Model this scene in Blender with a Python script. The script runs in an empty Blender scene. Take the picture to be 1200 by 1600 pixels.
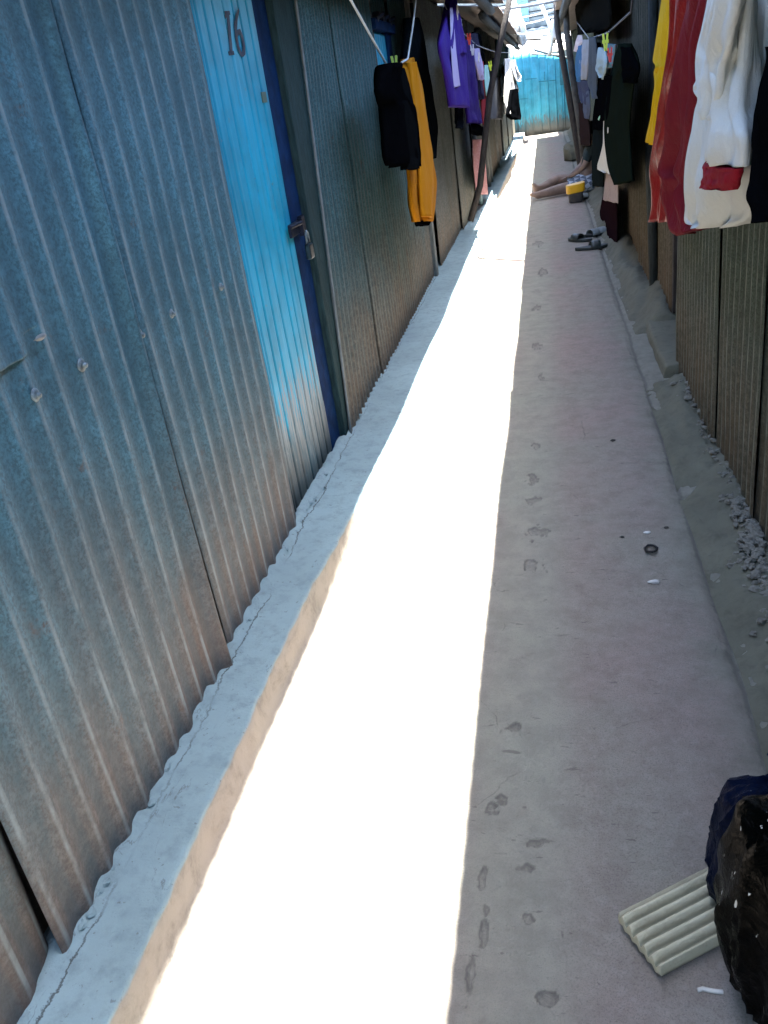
import bpy, bmesh, math, random
import numpy as np
from mathutils import Vector, Matrix, noise as mn
S = bpy.context.scene
COL = S.collection
R = math.radians
random.seed(7)

# ------------------------------------------------------------------ camera
FPX, W, H = 1323.858, 1200, 1600
CAMH = 1.5
def _basis():
    p = np.array([600., 800.]); v = np.array([850., 112.]) - p; z = np.array([1020., 3500.]) - p
    Y = np.array([v[0], -v[1], -FPX]); Y /= np.linalg.norm(Y)
    D = np.array([z[0], -z[1], -FPX]); Z = -D / np.linalg.norm(D)
    Z -= Y * (Y @ Z); Z /= np.linalg.norm(Z)
    return np.stack([np.cross(Y, Z), Y, Z])
CM = _basis()
cd = bpy.data.cameras.new('camera'); cam = bpy.data.objects.new('camera', cd); COL.objects.link(cam)
cd.sensor_fit = 'VERTICAL'; cd.sensor_height = 24; cd.lens = FPX / 1600 * 24
cd.clip_start = .02; cd.clip_end = 2000
mw = Matrix([[float(CM[i][j]) for j in range(3)] for i in range(3)]).to_4x4()
mw.translation = (0, 0, CAMH); cam.matrix_world = mw
S.camera = cam
def at(x, y, X=None, Y=None, Z=None):
    """a measured photo point to its real place on a plane of the alley"""
    d = CM @ np.array([x - 600., -(y - 800.), -FPX])
    c = np.array([0, 0, CAMH])
    k, val = (0, X) if X is not None else (1, Y) if Y is not None else (2, Z)
    t = (val - c[k]) / d[k]
    return Vector((c + t * d).tolist())

# ------------------------------------------------------------------ objects
def tag(o, label=None, cat=None, group=None, kind=None):
    if label: o['label'] = label
    if cat: o['category'] = cat
    if group: o['group'] = group
    if kind: o['kind'] = kind
    return o
def thing(name, loc, label, cat, group=None):
    o = bpy.data.objects.new(name, None); COL.objects.link(o); o.location = loc
    o.empty_display_size = .1
    return tag(o, label, cat, group)
def worldloc(o):
    v = Vector(o.location)
    while o.parent: o = o.parent; v += Vector(o.location)
    return v
class MB:
    def __init__(s): s.v = []; s.f = []; s.attr = None
    def add(s, vs, fs):
        n = len(s.v); s.v += [Vector(p) for p in vs]; s.f += [tuple(i + n for i in f) for f in fs]
    def box(s, c, size, rot=None):
        c = Vector(c); hx, hy, hz = [a / 2 for a in size]
        vs = [Vector((x, y, z)) for x in (-hx, hx) for y in (-hy, hy) for z in (-hz, hz)]
        if rot: vs = [rot @ v for v in vs]
        s.add([v + c for v in vs], [(0, 1, 3, 2), (4, 6, 7, 5), (0, 4, 5, 1), (2, 3, 7, 6), (0, 2, 6, 4), (1, 5, 7, 3)])
        return s
    def tube(s, pts, rad, n=10, bump=0, seed=0, flat=1.0):
        pts = [Vector(p) for p in pts]
        if not hasattr(rad, '__len__'): rad = [rad] * len(pts)
        vs = []
        for i, p in enumerate(pts):
            t = (pts[min(i + 1, len(pts) - 1)] - pts[max(i - 1, 0)]).normalized()
            u = t.orthogonal().normalized() if i == 0 else (pu - t * pu.dot(t)).normalized()
            pu = u; w = t.cross(u)
            for k in range(n):
                a = 2 * math.pi * k / n
                d = u * math.cos(a) + w * math.sin(a) * flat
                r = rad[i] * (1 + bump * mn.noise(Vector((k * .9 + seed, i * .6, seed * 1.7))))
                vs.append(p + d * r)
        m = len(pts)
        fs = [(i * n + k, i * n + (k + 1) % n, (i + 1) * n + (k + 1) % n, (i + 1) * n + k) for i in range(m - 1) for k in range(n)]
        fs += [tuple(range(n))[::-1], tuple(range((m - 1) * n, m * n))]
        s.add(vs, fs); return s
    def grid(s, rows):
        nr, nc = len(rows), len(rows[0])
        s.add([p for r in rows for p in r], [(i * nc + j, i * nc + j + 1, (i + 1) * nc + j + 1, (i + 1) * nc + j) for i in range(nr - 1) for j in range(nc - 1)])
        return s
    def blob(s, c, size, seed=0, amp=.25, n=10, m=7, rotz=0):
        c = Vector(c); vs = []; ro = Matrix.Rotation(rotz, 3, 'Z')
        for i in range(m + 1):
            th = math.pi * i / m
            for k in range(n):
                ph = 2 * math.pi * k / n
                d = Vector((math.sin(th) * math.cos(ph), math.sin(th) * math.sin(ph), math.cos(th)))
                r = 1 + amp * mn.noise(d * 1.6 + Vector((seed * 3.1, seed, 0)))
                vs.append(c + ro @ Vector((d.x * size[0] * r, d.y * size[1] * r, d.z * size[2] * r)))
        fs = [(i * n + k, (i + 1) * n + k, (i + 1) * n + (k + 1) % n, i * n + (k + 1) % n) for i in range(m) for k in range(n)]
        s.add(vs, fs); return s
    def build(s, name, mat, parent=None, smooth=True, origin=None, bevel=0, solid=0, sub=0):
        me = bpy.data.meshes.new(name); o = bpy.data.objects.new(name, me); COL.objects.link(o)
        if parent: o.parent = parent; off = worldloc(parent)
        else:
            if origin is None:
                xs = [v.x for v in s.v]; ys = [v.y for v in s.v]; zs = [v.z for v in s.v]
                origin = ((min(xs) + max(xs)) / 2, (min(ys) + max(ys)) / 2, min(zs))
            o.location = origin; off = Vector(origin)
        me.from_pydata([v - off for v in s.v], [], s.f)
        if s.attr is not None:
            a = me.attributes.new('crest', 'FLOAT', 'POINT'); a.data.foreach_set('value', s.attr)
        me.validate(); me.materials.append(mat)
        bm = bmesh.new(); bm.from_mesh(me)
        if s.attr is None: bmesh.ops.remove_doubles(bm, verts=bm.verts, dist=1e-5)
        bmesh.ops.recalc_face_normals(bm, faces=bm.faces)
        bm.to_mesh(me); bm.free()
        if smooth: me.polygons.foreach_set('use_smooth', [True] * len(me.polygons))
        if bevel:
            b = o.modifiers.new('bevel', 'BEVEL'); b.width = bevel; b.segments = 2; b.limit_method = 'ANGLE'
        if solid:
            b = o.modifiers.new('solid', 'SOLIDIFY'); b.thickness = solid; b.offset = 0
        if sub:
            b = o.modifiers.new('sub', 'SUBSURF'); b.levels = sub; b.render_levels = sub
        return o

# ------------------------------------------------------------------ materials
class NT:
    def __init__(s, name):
        s.m = bpy.data.materials.new(name); s.m.use_nodes = True
        s.t = s.m.node_tree; s.n = s.t.nodes; s.bs = s.n['Principled BSDF']
        s.co = s.n.new('ShaderNodeNewGeometry').outputs['Position']
    def link(s, a, b): s.t.links.new(a, b)
    def put(s, sock, v):
        if hasattr(v, 'node'): s.link(v, sock)
        elif isinstance(v, (tuple, list)) and len(v) == 3 and sock.type == 'RGBA': sock.default_value = (*v, 1)
        else: sock.default_value = v
    def noise(s, scale, detail=4, rough=.55, vec=None, dist=0, stretch=None):
        n = s.n.new('ShaderNodeTexNoise'); n.inputs['Scale'].default_value = scale
        n.inputs['Detail'].default_value = detail; n.inputs['Roughness'].default_value = rough
        n.inputs['Distortion'].default_value = dist
        v = vec or s.co
        if stretch:
            mp = s.n.new('ShaderNodeMapping'); mp.inputs['Scale'].default_value = stretch; s.link(v, mp.inputs['Vector']); v = mp.outputs[0]
        s.link(v, n.inputs['Vector']); return n.outputs['Fac']
    def vor(s, scale, feature='F1', stretch=None):
        n = s.n.new('ShaderNodeTexVoronoi'); n.inputs['Scale'].default_value = scale; n.feature = feature
        s.link(s.co, n.inputs['Vector']); return n.outputs['Distance' if feature != 'F1' else 'Color']
    def ramp(s, f, a, b, smooth=True):
        n = s.n.new('ShaderNodeMapRange'); n.clamp = True
        if smooth: n.interpolation_type = 'SMOOTHSTEP'
        s.put(n.inputs['Value'], f); n.inputs['From Min'].default_value = a; n.inputs['From Max'].default_value = b
        return n.outputs['Result']
    def mix(s, f, a, b, blend='MIX'):
        n = s.n.new('ShaderNodeMix'); n.data_type = 'RGBA'; n.blend_type = blend
        s.put(n.inputs['Factor'], f); s.put(n.inputs[6], a); s.put(n.inputs[7], b); return n.outputs[2]
    def math(s, op, a, b=0.0):
        n = s.n.new('ShaderNodeMath'); n.operation = op; s.put(n.inputs[0], a); s.put(n.inputs[1], b); return n.outputs[0]
    def xyz(s):
        n = s.n.new('ShaderNodeSeparateXYZ'); s.link(s.co, n.inputs[0]); return n.outputs
    def attr(s, name):
        n = s.n.new('ShaderNodeAttribute'); n.attribute_name = name; return n.outputs['Fac']
    def bump(s, h, strength=.3, dist=.01):
        n = s.n.new('ShaderNodeBump'); n.inputs['Strength'].default_value = strength; n.inputs['Distance'].default_value = dist
        s.link(h, n.inputs['Height']); s.link(n.outputs[0], s.bs.inputs['Normal'])
    def set(s, col=None, rough=None, metal=None, spec=None, sheen=None, coat=None):
        if col is not None: s.put(s.bs.inputs['Base Color'], col)
        if rough is not None: s.put(s.bs.inputs['Roughness'], rough)
        if metal is not None: s.put(s.bs.inputs['Metallic'], metal)
        if spec is not None: s.put(s.bs.inputs['Specular IOR Level'], spec)
        if sheen is not None: s.put(s.bs.inputs['Sheen Weight'], sheen)
        return s.m
def sc(c, k): return tuple(min(1, a * k) for a in c)

def sheet_mat(name, base, dirt, dirt_z=.55, crest=(.33, .36, .38), metal=.35, seed=0.0, rough=.48):
    t = NT(name); x, y, z = t.xyz()
    n1 = t.noise(3.1, 5, .6); n2 = t.noise(130, 4, .75); n3 = t.noise(38, 6, .72); n4 = t.noise(1.1, 4, .6)
    streak = t.noise(1, 6, .65, stretch=(34, 34, 1.5)); cr0 = t.attr('crest')
    c = t.mix(t.ramp(n1, .3, .7), sc(base, .8), sc(base, 1.2))
    c = t.mix(t.math('MULTIPLY', t.ramp(n2, .42, .6), .75), c, sc(base, .42))
    c = t.mix(t.math('MULTIPLY', t.ramp(n3, .5, .72), .5), c, sc(base, 1.7))
    c = t.mix(t.math('MULTIPLY', t.ramp(streak, .5, .7), .5), c, sc(base, .5))
    # splash dirt climbing from the foot of the sheet, ragged and redder low down
    zz = t.math('ADD', z, t.math('MULTIPLY', t.math('SUBTRACT', n1, .5), .6))
    zz = t.math('ADD', zz, t.math('MULTIPLY', t.math('SUBTRACT', streak, .5), .6))
    d = t.math('MULTIPLY', t.math('SUBTRACT', 1.0, t.ramp(zz, .02, dirt_z)), .85)
    dc = t.mix(t.ramp(n3, .35, .65), sc(dirt, .6), sc(dirt, 1.3))
    dc = t.mix(t.math('MULTIPLY', t.ramp(n2, .45, .62), .5), dc, sc(dirt, .4))
    low = t.math('MULTIPLY', t.math('SUBTRACT', 1.0, t.ramp(zz, .1, dirt_z * .55)), t.ramp(n4, .35, .6))
    dc = t.mix(t.math('MULTIPLY', low, .6), dc, (dirt[0] * 1.08, dirt[1] * .86, dirt[2] * .7))
    c = t.mix(d, c, dc)
    rust = t.math('MULTIPLY', t.ramp(t.noise(6.3, 7, .75), .6, .7), .6)
    c = t.mix(rust, c, sc((.12, .06, .035), min(1, sum(base) * 2)))
    # relief contrast painted in: shade in the troughs, highlight and wear along the crests
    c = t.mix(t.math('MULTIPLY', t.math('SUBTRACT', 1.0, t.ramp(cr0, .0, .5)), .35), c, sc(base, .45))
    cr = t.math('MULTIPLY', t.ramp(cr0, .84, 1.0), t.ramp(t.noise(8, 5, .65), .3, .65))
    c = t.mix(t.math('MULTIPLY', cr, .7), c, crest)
    t.bump(t.math('ADD', t.math('MULTIPLY', n2, .5), n3), .3, .005)
    return t.set(c, rough, t.math('MULTIPLY', t.math('SUBTRACT', 1.0, d), metal), .5 if rough < .7 else .12)

def paint_sheet_mat(name, paint, under, wear_z=.5, dirt=(.12, .11, .1)):
    t = NT(name); x, y, z = t.xyz()
    n1 = t.noise(4, 5, .6); n2 = t.noise(1, 6, .65, stretch=(60, 60, 5)); n3 = t.noise(60, 4, .6)
    c = t.mix(t.ramp(n1, .3, .7), sc(paint, .75), sc(paint, 1.15))
    c = t.mix(t.math('MULTIPLY', t.ramp(t.noise(1, 6, .7, stretch=(45, 45, 1.2)), .5, .7), .45), c, tuple(min(.9, a * .8 + .16) for a in paint))
    c = t.mix(t.math('MULTIPLY', t.ramp(t.noise(1.3, 5, .6, stretch=(14, 14, 1)), .5, .75), .45), c, sc(paint, .5))
    zz = t.math('ADD', z, t.math('MULTIPLY', t.math('SUBTRACT', n2, .5), 1.1))
    w = t.math('SUBTRACT', 1.0, t.ramp(zz, wear_z - .1, wear_z + .03))
    c = t.mix(w, c, t.mix(t.ramp(n2, .46, .56), under, t.mix(.6, sc(under, .35), sc(paint, .5))))
    d = t.math('MULTIPLY', t.math('SUBTRACT', 1.0, t.ramp(t.math('ADD', z, t.math('MULTIPLY', t.math('SUBTRACT', n1, .5), .4)), .1, wear_z - .08)), .9)
    c = t.mix(d, c, dirt)
    c = t.mix(t.math('MULTIPLY', t.ramp(t.noise(35, 3, .5), .68, .74), .6), c, sc(under, .8))
    t.bump(t.math('ADD', n3, n2), .2, .003)
    return t.set(c, .5)

def plain(name, col, rough=.8, metal=0, var=.2, scale=12, bump=.2, bscale=80, sheen=0, dark=None, stretch=None, spec=.4):
    t = NT(name)
    n1 = t.noise(scale, 5, .6, stretch=stretch); n2 = t.noise(bscale, 4, .6, stretch=stretch)
    c = t.mix(t.ramp(n1, .3, .7), sc(col, 1 - var), sc(col, 1 + var))
    if dark: c = t.mix(t.ramp(t.noise(scale * .7, 6, .7, dist=.6), .52, .62), c, dark)
    t.bump(t.math('ADD', n1, n2), bump, .01)
    return t.set(c, rough, metal, spec, sheen)
def fabric(name, col, rough=.9, var=.12, sheen=.02, weave=700, spots=None):
    t = NT(name)
    n1 = t.noise(7, 4, .55); n2 = t.noise(weave, 2, .5); n3 = t.noise(30, 4, .6)
    c = t.mix(n1, sc(col, 1 - var), sc(col, 1 + var))
    c = t.mix(t.math('MULTIPLY', t.ramp(n2, .3, .7), .25), c, sc(col, .6))
    if spots: c = t.mix(t.ramp(t.noise(38, 3, .6), .6, .66), c, spots)
    t.bump(t.math('ADD', t.math('ADD', t.math('MULTIPLY', n2, .25), n3), t.math('MULTIPLY', t.noise(11, 5, .6, dist=1.0), 1.2)), .3, .01) if False else None
    fo = t.noise(1, 5, .55, stretch=(30, 26, 3.2), dist=.4)
    t.bump(t.math('ADD', t.math('ADD', t.math('MULTIPLY', n2, .15), t.math('MULTIPLY', n3, .5)), t.math('MULTIPLY', fo, 1.8)), .55, .012)
    return t.set(c, rough, 0, .1 if max(col) > .03 else 0, 0)
def check_mat(name, a, b, size):
    t = NT(name); n = t.n.new('ShaderNodeTexChecker'); n.inputs['Scale'].default_value = size
    mp = t.n.new('ShaderNodeMapping'); mp.inputs['Rotation'].default_value = (.3, .5, .4); t.link(t.co, mp.inputs[0]); t.link(mp.outputs[0], n.inputs[0])
    n.inputs[1].default_value = (*a, 1); n.inputs[2].default_value = (*b, 1)
    c = t.mix(t.math('MULTIPLY', t.noise(30), .4), n.outputs[0], sc(a, .7))
    return t.set(c, .9)

def path_mat():
    t = NT('path_concrete'); x, y, z = t.xyz()
    n1 = t.noise(1.1, 4, .55); n2 = t.noise(11, 7, .7); n3 = t.noise(270, 4, .8); n4 = t.noise(3.4, 7, .72, dist=.8); n5 = t.noise(42, 5, .7)
    c = t.mix(t.ramp(n1, .35, .65), (.36, .29, .262), (.325, .315, .268))
    c = t.mix(t.math('MULTIPLY', t.ramp(n2, .38, .68), .55), c, (.225, .195, .172))
    c = t.mix(t.math('MULTIPLY', t.ramp(n5, .45, .7), .4), c, (.41, .37, .335))
    c = t.mix(t.math('MULTIPLY', t.ramp(n3, .47, .66), .6), c, (.15, .13, .118))
    band = t.math('MULTIPLY', t.math('SUBTRACT', 1.0, t.ramp(t.math('ABSOLUTE', t.math('ADD', x, t.math('ADD', t.math('MULTIPLY', n1, .1), .1))), .05, .2)), .6)
    c = t.mix(band, c, t.mix(t.ramp(n2, .3, .7), (.365, .38, .315), (.29, .305, .255)))
    edge = t.math('MULTIPLY', t.ramp(t.math('ADD', x, t.math('MULTIPLY', n4, .3)), .42, .6), .85)
    c = t.mix(edge, c, t.mix(t.ramp(n2, .3, .7), (.28, .285, .235), (.2, .2, .165)))
    pit = t.ramp(t.attr('crest'), .1, .6); rim = t.math('MULTIPLY', t.ramp(t.attr('crest'), .02, .3), t.math('SUBTRACT', 1.0, t.ramp(t.attr('crest'), .45, .9)))
    c = t.mix(t.math('MULTIPLY', pit, t.ramp(t.noise(45, 6, .75), .3, .8)), c, (.19, .185, .17))
    c = t.mix(t.math('MULTIPLY', rim, .4), c, (.11, .105, .1))
    st = t.math('MULTIPLY', t.ramp(n4, .58, .74), .5)
    c = t.mix(st, c, (.17, .155, .145))
    fl = t.math('MULTIPLY', t.ramp(t.noise(30, 4, .6, stretch=(.5, 1.6, 1), dist=.5), .66, .7), .5)
    c = t.mix(fl, c, (.11, .1, .095))
    # hairline cracks, and the joint beside the cement footing
    v = t.n.new('ShaderNodeTexVoronoi'); v.feature = 'DISTANCE_TO_EDGE'; v.inputs['Scale'].default_value = 2.1
    mx = t.n.new('ShaderNodeMix'); mx.data_type = 'VECTOR'; mx.inputs[0].default_value = .12
    nn = t.n.new('ShaderNodeTexNoise'); nn.inputs['Scale'].default_value = 5; nn.inputs['Detail'].default_value = 6; t.link(t.co, nn.inputs[0])
    t.link(t.co, mx.inputs[4]); t.link(nn.outputs['Color'], mx.inputs[5]); t.link(mx.outputs[1], v.inputs['Vector'])
    ck = t.math('MULTIPLY', t.math('SUBTRACT', 1.0, t.ramp(v.outputs['Distance'], .001, .006)), t.ramp(n4, .52, .62))
    c = t.mix(t.math('MULTIPLY', ck, .45), c, (.09, .085, .08))
    jx = t.math('ABSOLUTE', t.math('ADD', t.math('SUBTRACT', x, .425), t.math('MULTIPLY', t.math('SUBTRACT', n4, .5), .05)))
    c = t.mix(t.math('MULTIPLY', t.math('SUBTRACT', 1.0, t.ramp(jx, .002, .014)), .6), c, (.12, .115, .1))
    t.bump(t.math('ADD', t.math('ADD', t.math('MULTIPLY', n3, .5), n2), n5), 1.0, .009)
    return t.set(c, .9, 0, .25)
def cement(name, col, stain=(.2, .19, .17), bscale=120, bounce_tint=None, crack=False, groove=None):
    t = NT(name)
    n1 = t.noise(2.2, 5, .6); n2 = t.noise(18, 6, .7); n3 = t.noise(bscale, 4, .7); n4 = t.noise(6, 6, .72, dist=1.2)
    c = t.mix(t.ramp(n1, .3, .7), sc(col, .88), sc(col, 1.1))
    c = t.mix(t.math('MULTIPLY', t.ramp(n2, .45, .7), .55), c, sc(col, .62))
    c = t.mix(t.math('MULTIPLY', t.ramp(n4, .6, .72), .45), c, stain)
    c = t.mix(t.math('MULTIPLY', t.ramp(n3, .6, .8), .35), c, stain)
    if groove: c = t.mix(t.math('MULTIPLY', t.math('SUBTRACT', 1.0, t.ramp(t.attr('crest'), .05, .6)), .8), c, groove)
    if crack:
        x = t.xyz()[0]; w1 = t.noise(4.5, 7, .75)
        ln = t.math('ABSOLUTE', t.math('ADD', t.math('ADD', x, .955), t.math('MULTIPLY', t.math('SUBTRACT', w1, .5), .075)))
        k = t.math('MULTIPLY', t.math('SUBTRACT', 1.0, t.ramp(ln, .0008, .0035)), t.ramp(n1, .4, .55))
        c = t.mix(t.math('MULTIPLY', k, .85), c, (.06, .07, .07))
        ln = t.math('ABSOLUTE', t.math('SUBTRACT', t.noise(2.6, 6, .6, stretch=(3, .6, 1)), .5))
        k = t.math('MULTIPLY', t.math('SUBTRACT', 1.0, t.ramp(ln, .0012, .005)), t.ramp(n4, .5, .62))
        c = t.mix(t.math('MULTIPLY', k, .6), c, (.1, .115, .115))
        c = t.mix(t.math('MULTIPLY', t.ramp(t.noise(55, 3, .6), .66, .71), .6), c, (.12, .14, .14))
    if bounce_tint:  # warm bounced light painted as cream on the kerb face
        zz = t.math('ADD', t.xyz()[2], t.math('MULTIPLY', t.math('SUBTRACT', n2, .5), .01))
        c = t.mix(t.math('MULTIPLY', t.math('SUBTRACT', 1.0, t.ramp(zz, .1, .108)), .9), c, t.mix(t.ramp(n4, .42, .62), bounce_tint, t.mix(t.ramp(n2, .4, .65), sc(bounce_tint, .92), sc(bounce_tint, .66))))
    t.bump(t.math('ADD', t.math('MULTIPLY', n3, .5), n2), .6, .008)
    return t.set(c, .9, 0, .3)

M = {}
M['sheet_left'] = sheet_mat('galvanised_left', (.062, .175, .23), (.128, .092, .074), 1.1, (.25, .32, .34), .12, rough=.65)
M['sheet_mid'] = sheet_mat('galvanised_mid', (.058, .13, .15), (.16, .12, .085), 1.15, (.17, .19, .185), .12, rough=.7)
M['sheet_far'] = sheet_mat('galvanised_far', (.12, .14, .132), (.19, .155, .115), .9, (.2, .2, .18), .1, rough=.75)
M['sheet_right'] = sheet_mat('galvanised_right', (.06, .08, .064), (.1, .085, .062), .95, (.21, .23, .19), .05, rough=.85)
M['sheet_brown'] = sheet_mat('rusted_right', (.065, .062, .044), (.12, .096, .066), 1.1, (.17, .15, .11), .05, rough=.85)
M['roof'] = sheet_mat('roof_sheet', (.2, .2, .2), (.2, .16, .13), -5, (.3, .3, .3))
M['door'] = paint_sheet_mat('door_paint', (.007, .34, .54), (.2, .27, .3), .55, dirt=(.01, .013, .014))
M['fence'] = paint_sheet_mat('fence_paint', (.055, .36, .48), (.12, .15, .15), .42, (.16, .16, .14))
M['navy'] = plain('navy_frame_paint', (.004, .022, .075), .8, 0, .3, spec=.06)
M['digit'] = plain('digit_paint', (.008, .02, .05), .6, 0, .3)
M['wood'] = plain('weathered_timber', (.028, .036, .038), .85, 0, .35, 10, .5, 60, stretch=(8, 8, 1))
M['wood_grey'] = plain('grey_timber', (.13, .145, .14), .85, 0, .35, 10, .5, 60, stretch=(8, 8, 1))
M['bark'] = plain('dark_bark', (.034, .03, .028), .9, 0, .4, 9, .9, 50, stretch=(3, 3, 1))
M['iron'] = plain('dark_iron', (.008, .014, .032), .5, .6, .4)
M['brass'] = plain('padlock_metal', (.03, .05, .06), .35, .7, .2)
M['nail'] = plain('nail_metal', (.16, .21, .23), .5, .5, .4, 60)
M['ledge'] = cement('ledge_cement', (.275, .385, .41), (.17, .2, .2), bounce_tint=(.3, .265, .225), crack=True)
M['berm'] = cement('berm_cement', (.14, .14, .104), (.07, .068, .05), 60)
M['path'] = path_mat()
M['ground'] = plain('packed_earth', (.2, .16, .12), .95)
M['rubble'] = cement('rubble_stone', (.2, .195, .165), (.09, .085, .07), 90)
M['rope'] = plain('white_rope', (.55, .6, .6), .8, 0, .15)
M['wire'] = plain('grey_wire', (.25, .26, .27), .6)

# ------------------------------------------------------------------ corrugated sheets
def corr(mb, y0, y1, z0, z1, x, side, pitch=.09, amp=.0085, rows=14, slant=0, per=10, seed=0, sharp=1.5, ragged=.01, dent=.006, lean=0., phase=0., flare=0., lift=0.):
    """one corrugated sheet standing along y; crests point to `side`"""
    n = max(4, int((y1 - y0) / pitch * per)); R_ = []; at_ = []
    vv = [0, .0025] + [i / rows for i in range(1, rows)] + [.9975, 1]
    for v in vv:
        row = []
        for j in range(n + 1):
            y = y0 + (y1 - y0) * j / n
            p = (.5 + .5 * math.cos(2 * math.pi * ((y - phase) / pitch))) ** sharp
            zb = z0 + ragged * mn.noise(Vector((y * 9, seed, 3))) + ragged * .5 * mn.noise(Vector((y * 40, seed, 8)))
            z = zb + (z1 - zb) * v
            dn = dent * mn.noise(Vector((y * 2.2, z * 2.0, seed * 7.3))) + dent * .5 * mn.noise(Vector((y * 7, z * 3, seed)))
            e = lift * max(0, 1 - (y1 - y) / .03) * (.85 + .5 * mn.noise(Vector((z * 2, seed, 1))))
            if flare: e += flare * max(0, 1 - (y1 - y) / .16) ** 2 * (1 - v) ** 3
            yy = y + slant * v * (1 - j / n) + .006 * mn.noise(Vector((z * 1.5, y * .5, seed + 4)))
            row.append(Vector((x + side * (amp * p * (1 + .4 * mn.noise(Vector((y * 3, z * 2.5, seed))))) + dn + side * e + side * lean * v, yy, z)))
            at_.append(p)
        R_.append(row)
    mb.grid(R_); mb.attr = (mb.attr or []) + at_
    return mb
def sheet_part(parent, mat, *a, name='wall_sheet', **k):
    return corr(MB(), *a, **k).build(name, mat, parent, solid=.0012)
def roof_part(parent, mat, y0, y1, xe, ze, xb, zb, seed=0, pitch=.09, amp=.011, name='roof', xe1=None):
    xe0 = xe; xe1 = xe if xe1 is None else xe1
    mb = MB(); n = int((y1 - y0) / pitch * 8); rows = []; at_ = []
    for i in range(9):
        v = i / 8; row = []
        for j in range(n + 1):
            y = y0 + (y1 - y0) * j / n
            p = .5 + .5 * math.cos(2 * math.pi * y / pitch)
            xe = xe0 + (xe1 - xe0) * max(0, j / n)
            x = xe + (xb - xe) * v + (1 - v) * .012 * mn.noise(Vector((y * 1.1, seed, 2)))
            z = ze + (zb - ze) * v + amp * p + .012 * mn.noise(Vector((y * 1.3, v * 2, seed)))
            row.append(Vector((x, y, z))); at_.append(p)
        rows.append(row)
    mb.grid(rows); mb.attr = at_
    return mb.build(name, mat, parent, solid=.0012)
def fascia(parent, y0, y1, x, z, mat, h=.09, t=.03, name='eave_beam'):
    mb = MB(); n = max(2, int((y1 - y0) / .6))
    mb.tube([Vector((x, y0 + (y1 - y0) * i / n, z + .01 * mn.noise(Vector((i * .7, x, z))))) for i in range(n + 1)], h / 2, 6, .15, x)
    return mb.build(name, mat, parent)

# ------------------------------------------------------------------ setting
def ground():
    mb = MB(); mb.add([(-300, -300, -.03), (300, -300, -.03), (300, 300, -.03), (-300, 300, -.03)], [(0, 1, 2, 3)])
    tag(mb.build('ground', M['ground'], None, False, origin=(0, 0, -.03)), kind='structure')
ground()
PITS = [(-.12, 2.55, .045, .06), (-.11, 2.78, .05, .06), (-.125, 3.05, .03, .06), (-.13, 3.25, .025, .07), (-.12, 3.6, .02, .05), (-.1, 4.6, .03, .05),
        (-.12, 5.2, .04, .08), (-.13, 6.2, .04, .1), (-.16, 1.72, .045, .03), (-.2, 1.45, .035, .035), (-.1, 1.35, .03, .012), (-.2, 1.13, .012, .06), (-.22, 1.02, .012, .05),
        (-.115, 1.16, .02, .02), (-.13, 1.28, .025, .015), (-.1, 7.4, .05, .2), (-.14, 8.8, .05, .2), (-.08, 1.0, .03, .015), (-.21, 1.25, .012, .04)]
def path():
    ys = [-5 + i * .1 for i in range(56)]
    y = ys[-1] + .01
    while y < 40:
        ys.append(y); y += max(.0062, (y - .4) * (.0045 if y < 4 else .0095)) if y > .5 else .02
    xs = [-.95 + i * .011 for i in range(62)] + [-.265 + i * .0042 for i in range(59)] + [-.01 + i * .0117 for i in range(70)]
    rows = []; att = []
    for y in ys:
        row = []
        for x in xs:
            z = .004 * mn.noise(Vector((x * 2.2, y * 1.1, 0))) + .0016 * mn.noise(Vector((x * 14, y * 14, 5)))
            p = 0
            if y < 10:
                for (px, py, sx, sy) in PITS:
                    dx, dy = (x - px) / sx, (y - py) / sy
                    if abs(dx) < 1.6 and abs(dy) < 1.6:
                        d = math.sqrt(dx * dx + dy * dy) + .9 * mn.noise(Vector((x * 34, y * 26, px * 9))) + .4 * mn.noise(Vector((x * 90, y * 80, 3))) + .22
                        p = max(p, min(1, max(0, (1 - d) * 2.6)))
            z -= .009 * p - (.002 if 0 < p < .3 else 0)
            if x > .4: z -= .012 * math.exp(-((x - .43) / .02) ** 2) * (1 + mn.noise(Vector((x, y * 3, 2))))
            row.append(Vector((x, y, z))); att.append(p)
        rows.append(row)
    mb = MB(); mb.grid(rows); mb.attr = att
    tag(mb.build('path', M['path'], None, True, origin=(0, 0, 0)), kind='structure')
path()

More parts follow.
